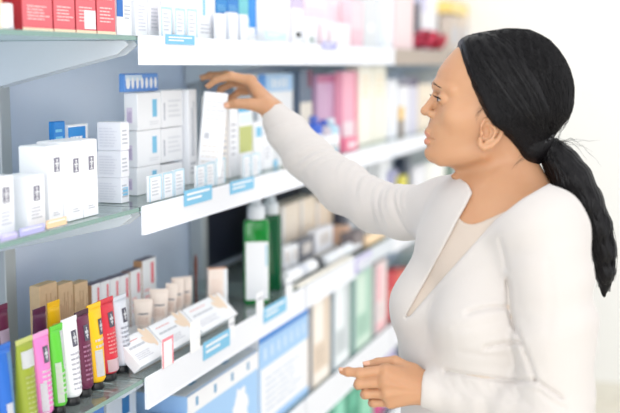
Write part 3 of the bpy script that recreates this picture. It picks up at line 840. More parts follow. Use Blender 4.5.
# second shelf, nearest bay: white cartons with emblems
em = (.0165, .0235)
for lab, a, b, t, X, dp, ev in [
    ('short white emblem carton at the left edge of the glass shelf', -4, 13.5, 177, -.022, .05, .70),
    ('short white emblem carton in front of the taller white ones', 26.5, 44.5, 176, -.022, .05, .68)]:
    carton(lab, a, b, t, ZB, X, dp, whitep, group='short white emblem cartons', marks=[('E', .52, ev, *em), ('T', 'f', .2, .8, .2, .45, 4, ink)])
for lab, a, b, t, X, dp in [
    ('tall white emblem carton with broad blank side, left of the three tall ones', 47, 66, 146, -.030, .055),
    ('tall white emblem carton in the middle of the three tall ones', 67, 81.5, 142, -.020, .06),
    ('tall white emblem carton, right of the three tall ones', 82.2, 97, 140, -.020, .06)]:
    carton(lab, a, b, t, ZB, X, dp, whitep, group='tall white emblem cartons', marks=[('E', .62 if a == 47 else .55, .76 if a == 47 else .70, *em), ('T', 'f', .3, .75, .1, .16, 2, ink), ('T', 's', .2, .8, .2, .6, 6, cmat(225, 225, 232))])
carton('small blue carton peeking over the tall white ones, left', 54, 65, 122, ZB, -.13, .012, cmat(36, 128, 205), group='small blue cartons behind', marks=[('T', 'f', .1, .9, .7, .95, 3, lblue)])
carton('small blue and white carton peeking over the tall white ones, right', 68, 88, 125, ZB, -.13, .012, whitep, group='small blue cartons behind', marks=[('P', 'f', 0, .85, .75, .98, cmat(44, 138, 212)), ('T', 'f', .1, .7, .8, .9, 1, whitep)])
def tag_on(label, p0, p1, ptop, pbot, m, X=.0, name='price_tag', cat='price tag', group='light blue price tags on the rails', lines=2, post=None):
    a = atx(p0, (ptop+pbot)/2, X); b = atx(p1, (ptop+pbot)/2, X)
    zt = atx((p0+p1)/2, ptop, X).z; zb = atx((p0+p1)/2, pbot, X).z
    W, H = b.y-a.y, zt-zb
    r = empty(name, (X, a.y, zb), 0, label, cat, group)
    bm = bmesh.new(); bm_box(bm, 0, .0016, 0, W, 0, H, .0003); done(bm, 'card', m, r)
    bm = bmesh.new()
    for i in range(lines):
        z = H*(.72-.62*i/max(1, lines)); bm_box(bm, .0016, .0021, W*.08, W*(.9-.3*(i % 2)), z-H*.07, z+H*.07)
    done(bm, 'printed_text', whitep if m is not whitep else ink, r)
    return r, W, H
for lab, a, b, t, bo in [('light blue price tag on the top rail', 165.5, 194, 35, 44.5), ('light blue price tag on the middle rail, left of two', 184, 211.5, 187.5, 203),
        ('light blue price tag on the middle rail, right of two', 230, 253.5, 179, 191.5), ('light blue price tag on the third rail below the leaning white cartons', 203, 229.5, 335.5, 353),
        ('light blue price tag on the third rail under the green bottles', 263.5, 286, 302, 317)]:
    if b > 260 or a < 204: X = .0172
    tag_on(lab, a, b, t, bo, lblue, .0066)
tag_on('pale blue tag at the right of the top rail', 265, 286, 31.5, 39.5, cmat(196, 224, 242), .0066)
tag_on('violet tag on the top rail below the pink cartons', 322, 336, 42, 49, cmat(160, 160, 220), .0066)
tag_on('lilac tag beside the open end of the third rail', 355, 371, 254, 270, cmat(190, 184, 226), .0066)
for lab, a, b, t, bo, c in [('thin violet shelf label under the leftmost short carton', 0, 17, 233, 240, (186, 180, 226)), ('thin violet shelf label under the second short carton', 19, 44, 226, 234, (178, 178, 228)), ('thin orange shelf label under the tall white carton', 46, 66, 218.5, 226.5, (250, 206, 166))]:
    tag_on(lab, a, b, t, bo, cmat(*c), .0014, 'shelf_label', 'shelf label', 'coloured labels on the glass edge', 1)
# second shelf, reached bay
prod = ink
sy = -.085
tierz = [ZB, 0, 0, 0]
zts = [atx(150, y, sy).z for y in (203, 166, 130, 93)]; zts[0] = ZB
ordn = ['bottom', 'middle', 'top']
for i in range(3):
    z0 = zts[i]+(.0012 if i else 0); pt = [166.5, 130.5, 93][i]
    carton('long white barcoded carton, %s of the stack under the blue patterned box' % ordn[i], 137, 161, pt, z0, sy, .030, whitep, group='long white cartons stacked in three tiers, left column',
        marks=[('P', 's', .2, .62, .2, .62, cmat(222, 212, 232)), ('V', 's', .24, .58, .22, .6, 5, cmat(176, 158, 196)), ('P', 'f', .62, .80, .34, .82, lblue), ('T', 'f', .5, .95, .12, .24, 2, cmat(220, 222, 228))])
    carton('white carton with grey print, %s of the column beside the barcoded stack' % ordn[i], 161.5, 182.5, pt-2.5, z0, sy, .030, whitep, group='long white cartons stacked in three tiers, right column',
        marks=[('V', 'f', .08, .16, .2, .85, 1, cmat(170, 172, 185)), ('T', 'f', .3, .9, .25, .8, 4, cmat(222, 224, 230))])
tb = carton('blue box patterned with white ovals lying on top of the white carton stack', 124, 158, 74, zts[3]+.0035, -.10, .012, cmat(100, 152, 224), marks=[('P', 'f', .03, .5, .62, .95, cmat(205, 225, 245))])[0]
bm = bmesh.new()
Wt = atx(158, 74, -.10).y-atx(124, 74, -.10).y
for i in range(7):
    yy = Wt*(.1+.135*i)
    bmesh.ops.create_uvsphere(bm, u_segments=12, v_segments=8, radius=1, matrix=Matrix.Translation((.0006, yy, .017)) @ Matrix.Diagonal((.0006, .0062 if i else .009, .0115, 1)))
done(bm, 'white_oval_print', whitep, tb)
# three short ones, south of the stack
z = ZB
for i, t in enumerate((178, 151, 122.5)):
    r, W, H = carton('small white carton with fine grey text, %s of the short left stack' % ordn[i], 121, 129, t, z, -.055, .052, cmat(240, 240, 246), group='short stack of small white cartons',
        marks=[('T', 's', .1, .9, .12, .85, 7, cmat(228, 228, 236)), ('T', 'f', .1, .9, .2, .8, 4, ink)] + ([('P', 'f', .2, .8, .3, .62, lblue)] if i == 0 else []))
    z += H+.0014
wh2 = cmat(244, 245, 250)
carton('narrow white carton standing right of the three-tier stack', 188, 196.5, 90, ZB, -.075, .028, wh2, marks=[('V', 'f', .3, .7, .3, .9, 2, ink), ('T', 'f', .2, .8, .1, .25, 3, ink)])
# the carton being drawn out: leans towards the far end
hc, W, H = carton('white carton pinched between the fingers and thumb of the reaching hand', 199.5, 209.5, 91, ZB+.022, -.045, .020, whitep, marks=[('T', 'f', .12, .88, .62, .92, 6, cmat(222, 224, 232)), ('T', 'f', .1, .9, .15, .4, 4, cmat(226, 222, 220)), ('P', 'f', .15, .35, .45, .52, ink)], tilt=(-.10, .0), rz=math.radians(-58))
hc.location = (-.050, 2.186, ZB+.022)
carton('white carton with beige edge directly behind the pinched one', 221, 229, 96, ZB, -.05, .05, cmat(240, 234, 228), marks=[('T', 'f', .2, .8, .2, .8, 8, ink)])
carton('white carton below the thumb of the reaching hand', 229.5, 237.5, 107, ZB, -.045, .05, wh2, marks=[('T', 'f', .2, .8, .3, .8, 6, ink)])
carton('white carton with blue cap band and olive lower half below the wrist', 238.5, 253.5, 107, ZB, -.045, .05, wh2, marks=[('P', 'f', .0, .8, .93, 1, cmat(80, 180, 225)), ('P', 'f', .04, .96, .33, .72, cmat(190, 196, 120)), ('P', 'f', .1, .9, .76, .90, cmat(225, 240, 240))])
carton('white carton with pale blue corner right of the olive one', 254.5, 262, 122, ZB, -.04, .05, wh2, marks=[('P', 'f', .2, .9, .7, .9, lblue), ('P', 'f', .1, .5, .0, .25, blue)])
carton('tall white carton with blue top band behind the cuff', 258, 293, 74, ZB, -.11, .07, whitep, marks=[('P', 'f', 0, .2, .80, 1, cmat(64, 140, 215)), ('P', 'f', .2, 1, .80, 1, cmat(170, 205, 240)), ('V', 'f', .35, .85, .84, .96, 4, whitep)])
for i, (a, b, t) in enumerate([(263, 272, 135), (272.5, 282, 142), (282.5, 293, 150)]):
    carton('small white carton under the sleeve, %s of three' % ['left', 'middle', 'right'][i], a, b, t, ZB, -.04, .04, [wh2, cmat(236, 238, 240), cmat(250, 240, 230)][i], group='small white cartons under the sleeve', marks=[('T', 'f', .2, .8, .3, .7, 4, ink), ('P', 'f', .1, .5, .02, .3, [whitep, lblue, cmat(240, 210, 190)][i])])
# small upright sample sachets along the front of the rails
def sachets(rows, sz, X, group, lab, c=None):
    for i, (a, b, t) in enumerate(rows):
        y0 = atx(a, t, X).y; y1 = atx(b, t, X).y; zt = atx((a+b)/2, t, X).z; W, H = y1-y0, zt-sz
        r = empty('leaflet', (X, y0, sz), 0, lab[i], 'leaflet', group)
        r.rotation_euler = (0, 0, (.0))
        bm = bmesh.new(); bm_box(bm, -.006, 0, 0, W, 0, H, .0008); done(bm, 'folded_card', whitep, r)
        bm = bmesh.new(); bm_box(bm, .0001, .0008, 0, W, H*.93, H); bm_box(bm, .0001, .0008, 0, W*.07, 0, H*.93); bm_box(bm, .0001, .0008, W*.93, W, 0, H*.93); done(bm, 'blue_border', c or cmat(186, 218, 234), r)
        text_block(r, 'f', .2, .85, .2, .85, 5, W, .006, H, cmat(205, 208, 216))
sachets([(149, 161.5, 175), (163, 173, 172), (174, 184, 169), (196.5, 205, 165), (206, 214.5, 162), (216, 225, 158), (243, 250, 155), (251.5, 259.5, 153)], ZB, -.012, 'blue-edged leaflets on the middle shelf',
    ['blue-edged white leaflet at the left end of the middle rail', 'blue-edged white leaflet, second from the left on the middle rail', 'blue-edged white leaflet just left of the left blue tag, middle rail',
     'blue-edged white leaflet above the left blue tag on the middle rail', 'blue-edged white leaflet at the right end of the left blue tag', 'blue-edged white leaflet between the two blue tags of the middle rail', 'blue-edged white leaflet above the right end of the right blue tag', 'blue-edged white leaflet rightmost on the middle rail'])
sachets([(161, 171.5, 7), (175, 184.5, 8.5), (187, 196.5, 9)], ZA, -.012, 'blue-edged leaflets on the top shelf', ['blue-edged leaflet on the top rail, left of three', 'blue-edged leaflet on the top rail, middle of three', 'blue-edged leaflet on the top rail, right of three'])
# top shelf, reached bay
for a, b, c, lab, mk in [
    (135, 147, whitep, 'plain white carton at the left end of the top rail', [('T', 'f', .2, .8, .1, .6, 8, cmat(214, 214, 224))]),
    (148, 160, wh2, 'white carton with faint grey panel second on the top rail', [('P', 'f', .15, .85, .12, .6, cmat(228, 226, 232)), ('T', 'f', .2, .8, .15, .55, 6, ink)]),
    (161, 178, whitep, 'white carton behind the left leaflet of the top rail', []), (178.5, 196, whitep, 'white carton behind the right leaflet of the top rail', []),
    (197, 215, whitep, 'white carton with short blue bar on the top rail', [('P', 'f', .3, .42, .42, .7, lblue), ('T', 'f', .15, .85, .1, .3, 3, ink)]),
    (216, 227, cmat(30, 130, 200), 'blue carton on the top rail, left of the pair', [('T', 'f', .1, .9, .5, .62, 3, lblue)]),
    (227.5, 238.5, cmat(34, 124, 200), 'blue carton on the top rail, right of the pair', [('T', 'f', .1, .9, .5, .62, 3, lblue)]),
    (239, 248.5, cmat(110, 195, 205), 'teal carton beside the blue pair on the top rail', [('P', 'f', 0, 1, 0, .4, cmat(190, 225, 240))]),
    (249, 256, cmat(30, 140, 225), 'bright blue narrow carton left of the wide white one', [('P', 'f', 0, 1, 0, .12, whitep)]),
    (257, 290, whitep, 'wide white carton with pale blue label on the top shelf', [('T', 'f', .1, .9, .35, .7, 6, cmat(225, 226, 234))]),
    (291, 303, cmat(206, 192, 222), 'lilac-topped white carton at the right end of the first top rail', [('P', 'f', 0, 1, 0, .58, whitep), ('P', 'f', .4, .8, .12, .2, grey_t)])]:
    carton(lab, a, b, -18, ZA, -.035, .07, c, group='row of cartons on the top shelf', marks=mk)
for i, (a, b, t) in enumerate([(218.5, 226, 14), (229.5, 238, 13), (241, 248, 15), (249.5, 255.5, 28)]):
    rr_ = carton('small white sample box in front of the blue cartons, %s of four' % ['leftmost', 'second', 'third', 'rightmost'][i], a, b, t, ZA, -.014, .012, whitep, group='small sample boxes on the top shelf', marks=[('T', 'f', .2, .8, .3, .7, 3, cmat(215, 220, 230))])[0]
# top shelf beyond the joint
pp = cmat(248, 226, 232)
for a, b, t, X, c, lab, mk in [
    (305, 328, -20, -.08, pp, 'large pale pink carton on the top shelf, left of two', [('T', 'f', .1, .9, .35, .6, 3, cmat(240, 200, 212))]),
    (329, 351, -20, -.08, cmat(246, 220, 228), 'large pale pink carton on the top shelf, right of two', [('T', 'f', .1, .9, .35, .6, 3, cmat(240, 200, 212))]),
    (308, 317, 18, -.02, whitep, 'small white carton before the pale pink ones, first', [('P', 'f', .2, .6, .1, .3, cmat(150, 170, 160))]),
    (319, 327, 20, -.02, cmat(250, 236, 240), 'small blush carton before the pale pink ones, second', [('P', 'f', .0, .3, 0, .8, cmat(226, 196, 206))]),
    (329, 336, 22, -.02, whitep, 'small white carton before the pale pink ones, third', [('P', 'f', .0, .3, 0, .7, cmat(226, 196, 206))]),
    (338, 350, 24, -.02, cmat(252, 240, 242), 'small white carton before the pale pink ones, fourth', [('T', 'f', .2, .8, .3, .6, 3, pp)]),
    (352, 363, 2, -.04, cmat(244, 214, 222), 'rose carton beside the grey bottle carton on the top shelf', [('P', 'f', 0, 1, 0, .4, cmat(236, 196, 208))]),
    (364, 380, -6, -.05, cmat(220, 222, 226), 'light grey carton with a painted highlight on the top shelf', [('P', 'f', .3, .7, .3, .45, whitep)]),  # white panel is a highlight painted on the front
    (381, 393, -8, -.04, cmat(240, 244, 250), 'cool white carton at the end of the second top rail', [('P', 'f', 0, .3, 0, 1, cmat(222, 228, 236))]),
    (396, 414, -12, -.03, cmat(240, 214, 216), 'dusty pink tall carton on the tan-railed shelf', [('T', 'f', .1, .9, .1, .8, 6, cmat(244, 228, 230))]),
    (416, 420, 3, -.10, cmat(80, 80, 90), 'thin dark grey carton on the tan-railed shelf', [('P', 'f', 0, 1, 0, .3, ink)]),
    (421, 429, -5, -.10, cmat(214, 212, 236), 'lilac carton on the tan-railed shelf', [('P', 'f', 0, 1, .4, .7, whitep)]),
    (430, 449, -10, -.09, cmat(248, 248, 252), 'broad white carton above the woman\'s forehead', [('P', 'f', .7, 1, 0, 1, cmat(232, 232, 240))]),
    (451, 460, 16, -.03, cmat(206, 192, 180), 'taupe carton under the yellow one at the far bay', [('P', 'f', .2, .8, .2, .7, ink)]),
    (461, 468, 16, -.03, cmat(222, 206, 190), 'beige carton under the yellow one at the far bay', [('P', 'f', .2, .8, .2, .7, ink)])]:
    carton(lab, a, b, t, ZA, X, .05 if b-a < 12 else .09, c, marks=mk)
carton('yellow carton lying across the taupe and beige cartons of the far bay', 451, 468, 3, max(atx(455.5, 16, -.03).z, atx(464.5, 16, -.03).z)+.002, -.03, .06, cmat(246, 214, 130), marks=[('P', 'f', .1, .9, .3, .6, cmat(250, 232, 170))])
# red ribbon bows on the tan rail shelf
def bow(label, px, py, X, s, c):
    o = atx(px, py, X); bm = bmesh.new(); rr = random.Random(px)
    for k in range(11):
        a = 2*PI*k/11+rr.random()*.3; e = .25+.9*rr.random(); L = s*(.8+.4*rr.random())
        dr = Vector((math.cos(a)*math.cos(e), math.sin(a)*math.cos(e), math.sin(e))); sd = dr.cross(Vector((0, 0, 1))).normalized()
        up_ = sd.cross(dr); prev = None
        for j in range(9):
            t = j/8*2*PI; c0 = dr*(L*.5*(1-math.cos(t)))+up_*(L*.28*math.sin(t))
            q = [bm.verts.new(c0+sd*s*.2), bm.verts.new(c0-sd*s*.2)]
            if prev: bm.faces.new((prev[0], prev[1], q[1], q[0]))
            prev = q
    r = bmesh.ops.solidify(bm, geom=list(bm.faces), thickness=.0006)
    b = done(bm, 'ribbon_bow', c, None, True); b.location = (X, o.y, ZA+.016); tag(b, label, 'ribbon bow', 'red ribbon bows')
    return b
bow('red ribbon bow on the tan-railed shelf, left of three', 419, 40, -.03, .068, cmat(246, 96, 126))
bow('red ribbon bow on the tan-railed shelf, middle of three', 428, 42, -.03, .07, cmat(244, 84, 112))
bow('red ribbon bow on the tan-railed shelf, right of three', 437, 43, -.03, .066, cmat(246, 92, 118))
# middle shelf beyond the joint
for a, b, t, X, c, lab, mk in [
    (300, 312, 70, -.10, cmat(104, 120, 142), 'slate blue carton over the sleeve, left of the lilac one', [('P', 'f', 0, 1, 0, .62, cmat(236, 228, 216)), ('P', 'f', .6, 1, .8, 1, cmat(120, 60, 90))]),
    (317, 342, 75, -.09, cmat(206, 168, 202), 'lilac carton between slate and pink ones on the middle shelf', [('P', 'f', 0, 1, .9, 1, cmat(190, 110, 150)), ('V', 'f', .2, .8, .45, .85, 4, cmat(216, 186, 214))]),
    (343, 358, 72, -.06, cmat(246, 176, 198), 'pink carton standing right of the lilac one', [('P', 'f', .85, 1, 0, 1, cmat(224, 120, 150)), ('P', 'f', 0, .85, 0, .35, cmat(240, 220, 228))]),
    (359.5, 372.5, 66, -.05, cmat(250, 246, 234), 'tall ivory carton right of the pink one, first of two', [('T', 'f', .2, .8, .6, .9, 4, cream)]),
    (373.5, 388, 66, -.05, cmat(248, 244, 230), 'tall ivory carton right of the pink one, second of two', [('T', 'f', .2, .8, .6, .9, 4, cream)]),
    (389, 397, 80, -.04, cmat(244, 246, 252), 'cool white carton right of the two ivory ones', [('P', 'f', 0, .3, 0, 1, cmat(226, 226, 238))]),
    (399, 409, 82, -.04, cmat(240, 240, 246), 'white carton with yellow spot left of the woman\'s nose', [('P', 'f', 0, .5, .3, .55, cmat(240, 190, 60)), ('P', 'f', 0, .5, .0, .3, cmat(120, 100, 80)), ('P', 'f', 0, 1, .93, 1, cmat(70, 60, 90))]),
    (410, 418, 78, -.04, cmat(216, 214, 230), 'lilac grey carton just left of the woman\'s nose', [('P', 'f', 0, 1, .85, 1, cmat(90, 80, 110))]),
    (419, 434, 84, -.04, cmat(240, 226, 206), 'cream carton behind the woman\'s nose', [('T', 'f', .2, .8, .3, .7, 5, cmat(220, 200, 180))]),
    (436, 455, 80, -.04, cmat(236, 236, 240), 'white carton hidden mostly behind the woman\'s face', [('P', 'f', 0, 1, 0, .2, ink)])]:
    carton(lab, a, b, t, ZB, X, .05, c, marks=mk)
def bottle(label, pc, wpx, top, sz, X, m, capm, group=None, name='bottle', cat='bottle', square=False, capfrac=.18, labelm=None):
    p = atx(pc, top, X); R = abs(atx(pc+wpx/2, top, X).y-atx(pc-wpx/2, top, X).y)/2*.62
    H = p.z-sz; r = empty(name, (X-R, p.y, sz), 0, label, cat, group); hb = H*(1-capfrac)
    lathe('bottle_body', [(R*.9, 0), (R, R*.12), (R, hb-R*.35), (R*.82, hb-R*.08), (R*.45, hb), (R*.45, hb+.003)], m, r, 20)
    lathe('cap', [(R*.5, hb+.0031), (R*.52, hb+.004), (R*.5, H-.001), (R*.4, H)], capm, r, 16)
    if labelm: lathe('label_wrap', [(R*1.01, hb*.2), (R*1.01, hb*.7)], labelm, r, 20)
    return r
for pc, w, t, c, k, lab in [(322, 9, 116, (60, 100, 200), (90, 110, 190), 'blue bottle in front of the lilac carton'), (331, 8, 120, (200, 190, 200), (60, 90, 190), 'grey bottle with blue cap in front of the lilac carton'), (339, 9, 118, (180, 214, 232), (220, 230, 240), 'pale aqua bottle in front of the lilac carton')]:
    bottle(lab, pc, w, t, ZB, -.012, cmat(*c), cmat(*k), 'little bottles before the lilac carton', labelm=whitep)
carton('bright pink low carton at the front of the middle shelf', 346, 358, 138, ZB, -.008, .03, cmat(240, 130, 160), marks=[('P', 'f', .2, .8, .3, .7, pp)])
# ------------------------------------------------------------------ third shelf, nearest bay: tubes
def atz(px, py, z):
    r = ray(px, py); s = (z-HC)/r[2]
    return Vector((DC+s*r[0], s*r[1], z))
black = mat('black_plastic', (.015, .015, .017), .3)
def tube(label, base, top, wpx, m, sz=ZC, face=False, capm=None, rz=0., group=None, crimp=None, marks=(), capH=.014, lean=0, capr=.62):
    """squeeze tube standing on its cap. base = photo px of the cap's foot, top = photo y of the crimp"""
    p = atz(base[0], base[1], sz); X = p.x
    zt = atx(base[0]-1, top, X).z
    k = (atx(base[0]+wpx/2, top, X).y-atx(base[0]-wpx/2, top, X).y)/2
    A = k*.80; H = zt-sz
    if face: A = wpx*p.y*1.28/FPX/2; rz = math.radians(-58)
    r = empty('squeeze_tube', (p.x, p.y, sz), rz, label, 'tube', group)
    if lean: r.rotation_euler = (lean, 0, rz)
    cr = A*capr
    lathe('cap', [(cr*1.05, 0), (cr*1.1, .002), (cr, capH-.002), (cr*.92, capH)], capm or black, r, 24)
    z0 = capH+.0004
    def sec(t):                          # half sizes at height fraction t: round foot to flat crimp
        a = A*(.80+.20*min(1, t*1.4)); b = A*.80*(1-t)**.62+.0012
        if t < .04: a *= .8+5*t; b *= .8+5*t
        return a, b
    def pt(ph, t, e=0):
        a, b = sec(t); return Vector(((b+e)*math.cos(ph), (a+e)*math.sin(ph), z0+(H-z0)*t))
    N = 28; ts = [0, .02, .045, .1, .2, .32, .45, .58, .7, .8, .88, .94]
    bm = bmesh.new(); R = [[bm.verts.new(pt(2*PI*i/N, t)) for i in range(N)] for t in ts]
    for a_, b_ in zip(R, R[1:]):
        for i in range(N): bm.faces.new((a_[i], a_[(i+1) % N], b_[(i+1) % N], b_[i]))
    bm.faces.new(R[0][::-1]); bm.faces.new(R[-1])
    done(bm, 'tube_body', m, r, True)
    box('crimp', -.0014, .0014, -A*1.01, A*1.01, z0+(H-z0)*.935, H, crimp or m, r, .0005)
    def patch(name, u0, u1, t0, t1, mm, e=.0006, par=None):
        bm = bmesh.new(); nu, nv = 10, 8; g = []
        for j in range(nv+1):
            t = t0+(t1-t0)*j/nv
            g.append([bm.verts.new(pt(math.asin(max(-.999, min(.999, u0+(u1-u0)*i/nu))), t, e)) for i in range(nu+1)])
        for j in range(nv):
            for i in range(nu): bm.faces.new((g[j][i], g[j][i+1], g[j+1][i+1], g[j+1][i]))
        bmesh.ops.solidify(bm, geom=list(bm.faces), thickness=.0003)
        return done(bm, name, mm, par or r, True)
    for mk in marks:
        if mk[0] == 'P': patch('printed_panel', *mk[1:6])
        elif mk[0] == 'E':
            e = patch('emblem', -.33+mk[2], .33+mk[2], mk[1]-.10, mk[1]+.10, inkd, .0008)
            patch('emblem_figure', -.06+mk[2], .06+mk[2], mk[1]-.07, mk[1]+.075, whitep, .0012, e)
            patch('emblem_figure', -.22+mk[2], .22+mk[2], mk[1]-.005, mk[1]+.03, whitep, .0012, e)
            patch('emblem_figure', -.16+mk[2], .16+mk[2], mk[1]-.045, mk[1]-.02, whitep, .0012, e)
        elif mk[0] == 'T':
            t0, t1, n, mm = mk[1:5]; rr = random.Random(n*7+int(t0*100))
            bm = bmesh.new()
            for i in range(n):
                t = t0+(t1-t0)*i/n; u = -.62
                while u < .55:
                    u2 = min(.62, u+.12+.3*rr.random()); dt = (t1-t0)/n*.42
                    q = [bm.verts.new(pt(math.asin(x), y, .0008)) for x, y in ((u, t), (u2, t), (u2, t+dt), (u, t+dt))]
                    bm.faces.new(q); u = u2+.08
            bmesh.ops.solidify(bm, geom=list(bm.faces), thickness=.0002)
            done(bm, 'printed_text', mm, r)
    return r
GT = 'coloured hand cream tubes in the front row'
yel = cmat(250, 196, 20, .35); mar = cmat(104, 36, 70, .35); grn = cmat(96, 200, 60, .35); pnk = cmat(232, 128, 196, .35); olv = cmat(150, 164, 50, .35)
redt = cmat(216, 48, 66, .35); sil = cmat(214, 218, 228, .3); blt = cmat(36, 104, 196, .35); ltxt = cmat(240, 236, 240)
tube('blue tube with pale side, leftmost in the front row', (6, 441), 343, 18, blt, group=GT, marks=[('P', .1, .8, .05, .9, cmat(130, 180, 226)), ('P', -.6, .2, .1, .35, whitep, .001)])
tube('olive green tube with white label at its top', (27, 430), 337, 20, olv, group=GT, crimp=cmat(196, 200, 120), marks=[('P', -.75, .8, .66, .86, whitep), ('T', .12, .6, 8, cmat(206, 212, 150))])
tube('pink tube with dark emblem', (43, 421), 331, 18.5, pnk, group=GT, crimp=cmat(236, 160, 208), marks=[('E', .73, .05), ('T', .1, .58, 8, ltxt), ('P', -.85, -.3, 0.02, .4, whitep, .001)])
tube('bright green and white tube between pink and white ones', (58.5, 412.5), 324, 15, grn, group=GT, marks=[('P', .15, .9, .45, .92, whitep), ('T', .15, .45, 5, ltxt), ('P', -.85, -.2, .05, .55, cmat(236, 246, 232), .001)])
tube('white tube with dark emblem between green and maroon ones', (71, 403), 317, 18.5, cmat(246, 244, 248, .35), group=GT, marks=[('E', .74, .05), ('T', .1, .6, 8, cmat(214, 214, 222))])
tube('maroon tube with dark emblem in the front row', (83.5, 395), 310, 16.5, mar, group=GT, crimp=cmat(70, 30, 50), marks=[('E', .72, .0), ('T', .12, .6, 8, cmat(200, 150, 180))])
tube('yellow tube with white label low on its front', (95.5, 388), 303, 16.5, yel, group=GT, marks=[('E', .70, .3), ('P', -.75, .1, .08, .42, whitep), ('T', .45, .6, 2, ltxt)])
tube('red tube with dark emblem and white foot band', (107, 379), 298, 18.5, redt, group=GT, marks=[('E', .72, .05), ('T', .28, .58, 6, cmat(250, 190, 190)), ('P', -.8, .85, .03, .2, cmat(246, 226, 232))])
tube('silver white tube with dark emblem, rightmost in the front row', (121, 371), 295, 15.5, sil, group=GT, marks=[('E', .72, .05), ('T', .15, .6, 7, cmat(196, 198, 208))])
GB = 'tubes in the back row'
def pz(px, X, z=ZC):                      # photo y where a shelf point (x=X) at column px lies
    lo, hi = 64, 700
    for _ in range(40):
        m = (lo+hi)/2
        if atx(px, m, X).z > z: lo = m
        else: hi = m
    return lo
for lab, px, top, w, m, X in [('dark maroon tube at the left edge behind the blue one', 4, 304, 17, mar, -.14), ('dark plum tube with lilac label behind the pink one', 42, 307, 15, cmat(84, 30, 66, .35), -.10), ('yellow tube in the back row behind the green one', 56, 300.5, 14.5, yel, -.11)]:
    tube(lab, (px, pz(px, X)), top, w, m, group=GB, marks=[('P', -.7, .7, .45, .75, cmat(226, 206, 226) if m is not yel else cmat(252, 220, 90))])
kraft = mat('kraft_card', srgb(218, 188, 152), .8, bump=(200, .3, .001, (1, 6, .2)), var=(60, .10))
for i, (a, b) in enumerate([(39, 57), (58.5, 73), (74.5, 88)]):
    carton('kraft brown ribbed carton, %s of three behind the tubes' % ['left', 'middle', 'right'][i], a, b, 284.5-.8*i, ZC, -.17, .022, kraft, group='kraft cartons behind the tubes',
        marks=[('V', 'f', .08, .95, .1, .92, 7, cmat(204, 170, 134))])
plum = cmat(110, 100, 120); rbar = cmat(232, 96, 112)
for i, (a, b, t, X) in enumerate([(91.5, 100.5, 284, -.19), (101, 110, 281, -.19), (110.5, 119.5, 278, -.19), (120, 129.5, 275, -.19), (130, 141.5, 270, -.19), (142, 156, 259, -.19)]):
    carton('white carton with red bar and plum top, %s in the row behind the tubes' % ['first', 'second', 'third', 'fourth', 'fifth', 'tallest'][i], a, b, t, ZC, X, .022, whitep, group='white cartons with red bars', lid=plum,
        marks=[('P', 'f', .62, .8, .62, .94, rbar), ('P', 's', 0, 1, 0, 1, cmat(196, 150, 110)) if i in (0, 4, 5) else ('P', 's', 0, 1, 0, 1, whitep), ('T', 'f', .15, .5, .3, .6, 3, pinkw)])
# ------------------------------------------------------------------ third shelf, reached bay
crm = cmat(252, 236, 225, .4)
def stand_carton(label, a, b, yt, X0, slope, length, thick, marks=(), group=None):
    y0 = atx(a, yt, X0).y; y1 = atx(b, yt, X0).y; W = y1-y0
    r = empty('leaning_carton', (X0, y0, ZC), 0, label, 'box', group)
    r.location.z = ZC+thick*math.cos(slope)*0+.0005
    bm = bmesh.new(); bm_box(bm, -thick, 0, .0005, W-.0005, 0, length, .001); done(bm, 'box_body', whitep, r)
    decal('tuck_flap', r, 't', .02, .98, .05, .95, W, thick, length, whitep, .001)
    for k in marks:
        if k[0] == 'P': decal('printed_panel', r, 'f', k[1], k[2], k[3], k[4], W, thick, length, k[5])
        else: text_block(r, 'f', k[1], k[2], k[3], k[4], k[5], W, thick, length, k[6])
    r.rotation_euler = (0, -slope, 0); r.location.z = ZC+thick*math.sin(slope)+.001
    return r, W
leafm = cmat(238, 214, 190); rosy = cmat(226, 150, 150)
for i, (a, b, yt) in enumerate([(141, 169, 355), (170, 202, 338), (203, 238, 322)]):
    r, W = stand_carton('white carton leaning back on the glass, %s of three behind the third rail' % ['left', 'middle', 'right'][i], a, b, yt, -.012, .80, .067, .022, group='leaning white cartons',
        marks=[('T', .08, .6, .55, .72, 1, ink), ('T', .08, .7, .18, .42, 4, cmat(210, 210, 218)), ('T', .1, .5, .80, .86, 1, rosy)])
    bm = bmesh.new()
    for s, (cy, cz, an, L, wd) in enumerate([(W*.80, .05, .5, .052, .010), (W*.88, .045, -.1, .046, .009), (W*.72, .042, 1.0, .036, .008)]):
        M_ = Matrix.Translation((.0007, cy, cz)) @ Matrix.Rotation(an, 4, 'X') @ Matrix.Diagonal((.0005, wd, L/2, 1))
        bmesh.ops.create_uvsphere(bm, u_segments=12, v_segments=8, radius=1, matrix=M_)
    done(bm, 'leaf_print', leafm, r)
# riser behind, carrying the cream tubes
ry0, ry1 = atx(134, 330, -.10).y, atx(190, 310, -.10).y
r = empty('display_riser', (-.085, ry0-.01, ZC), 0, 'low white card riser under the cream tubes', 'display stand')
box('riser_block', -.09, 0, 0, ry1-ry0+.03, 0, .022, whitep, r, .002); decal('printed_panel', r, 'f', .02, .98, .1, .9, ry1-ry0+.03, .09, .022, cmat(244, 240, 238))
ZR = ZC+.0225
for lab, px, top, w, ln in [('broad cream tube at the left of the riser', 143.5, 299, 17, 0), ('broad cream tube second on the riser', 159.5, 289, 16.5, 0), ('slim cream tube in the middle of the riser', 170.5, 283.5, 10.5, -.05), ('slim cream tube second from the right on the riser', 179, 277.5, 10.5, .03), ('slim cream tube at the right end of the riser', 187.5, 276.5, 10, .03)]:
    tube(lab, (px, pz(px, -.125, ZR)), top, w, crm, sz=ZR, face=True, capm=cmat(250, 240, 232), group='cream tubes on the riser', lean=ln, marks=[('P', -.55, .55, .46, .50, inkd), ('T', .12, .4, 5, cmat(226, 196, 180))])
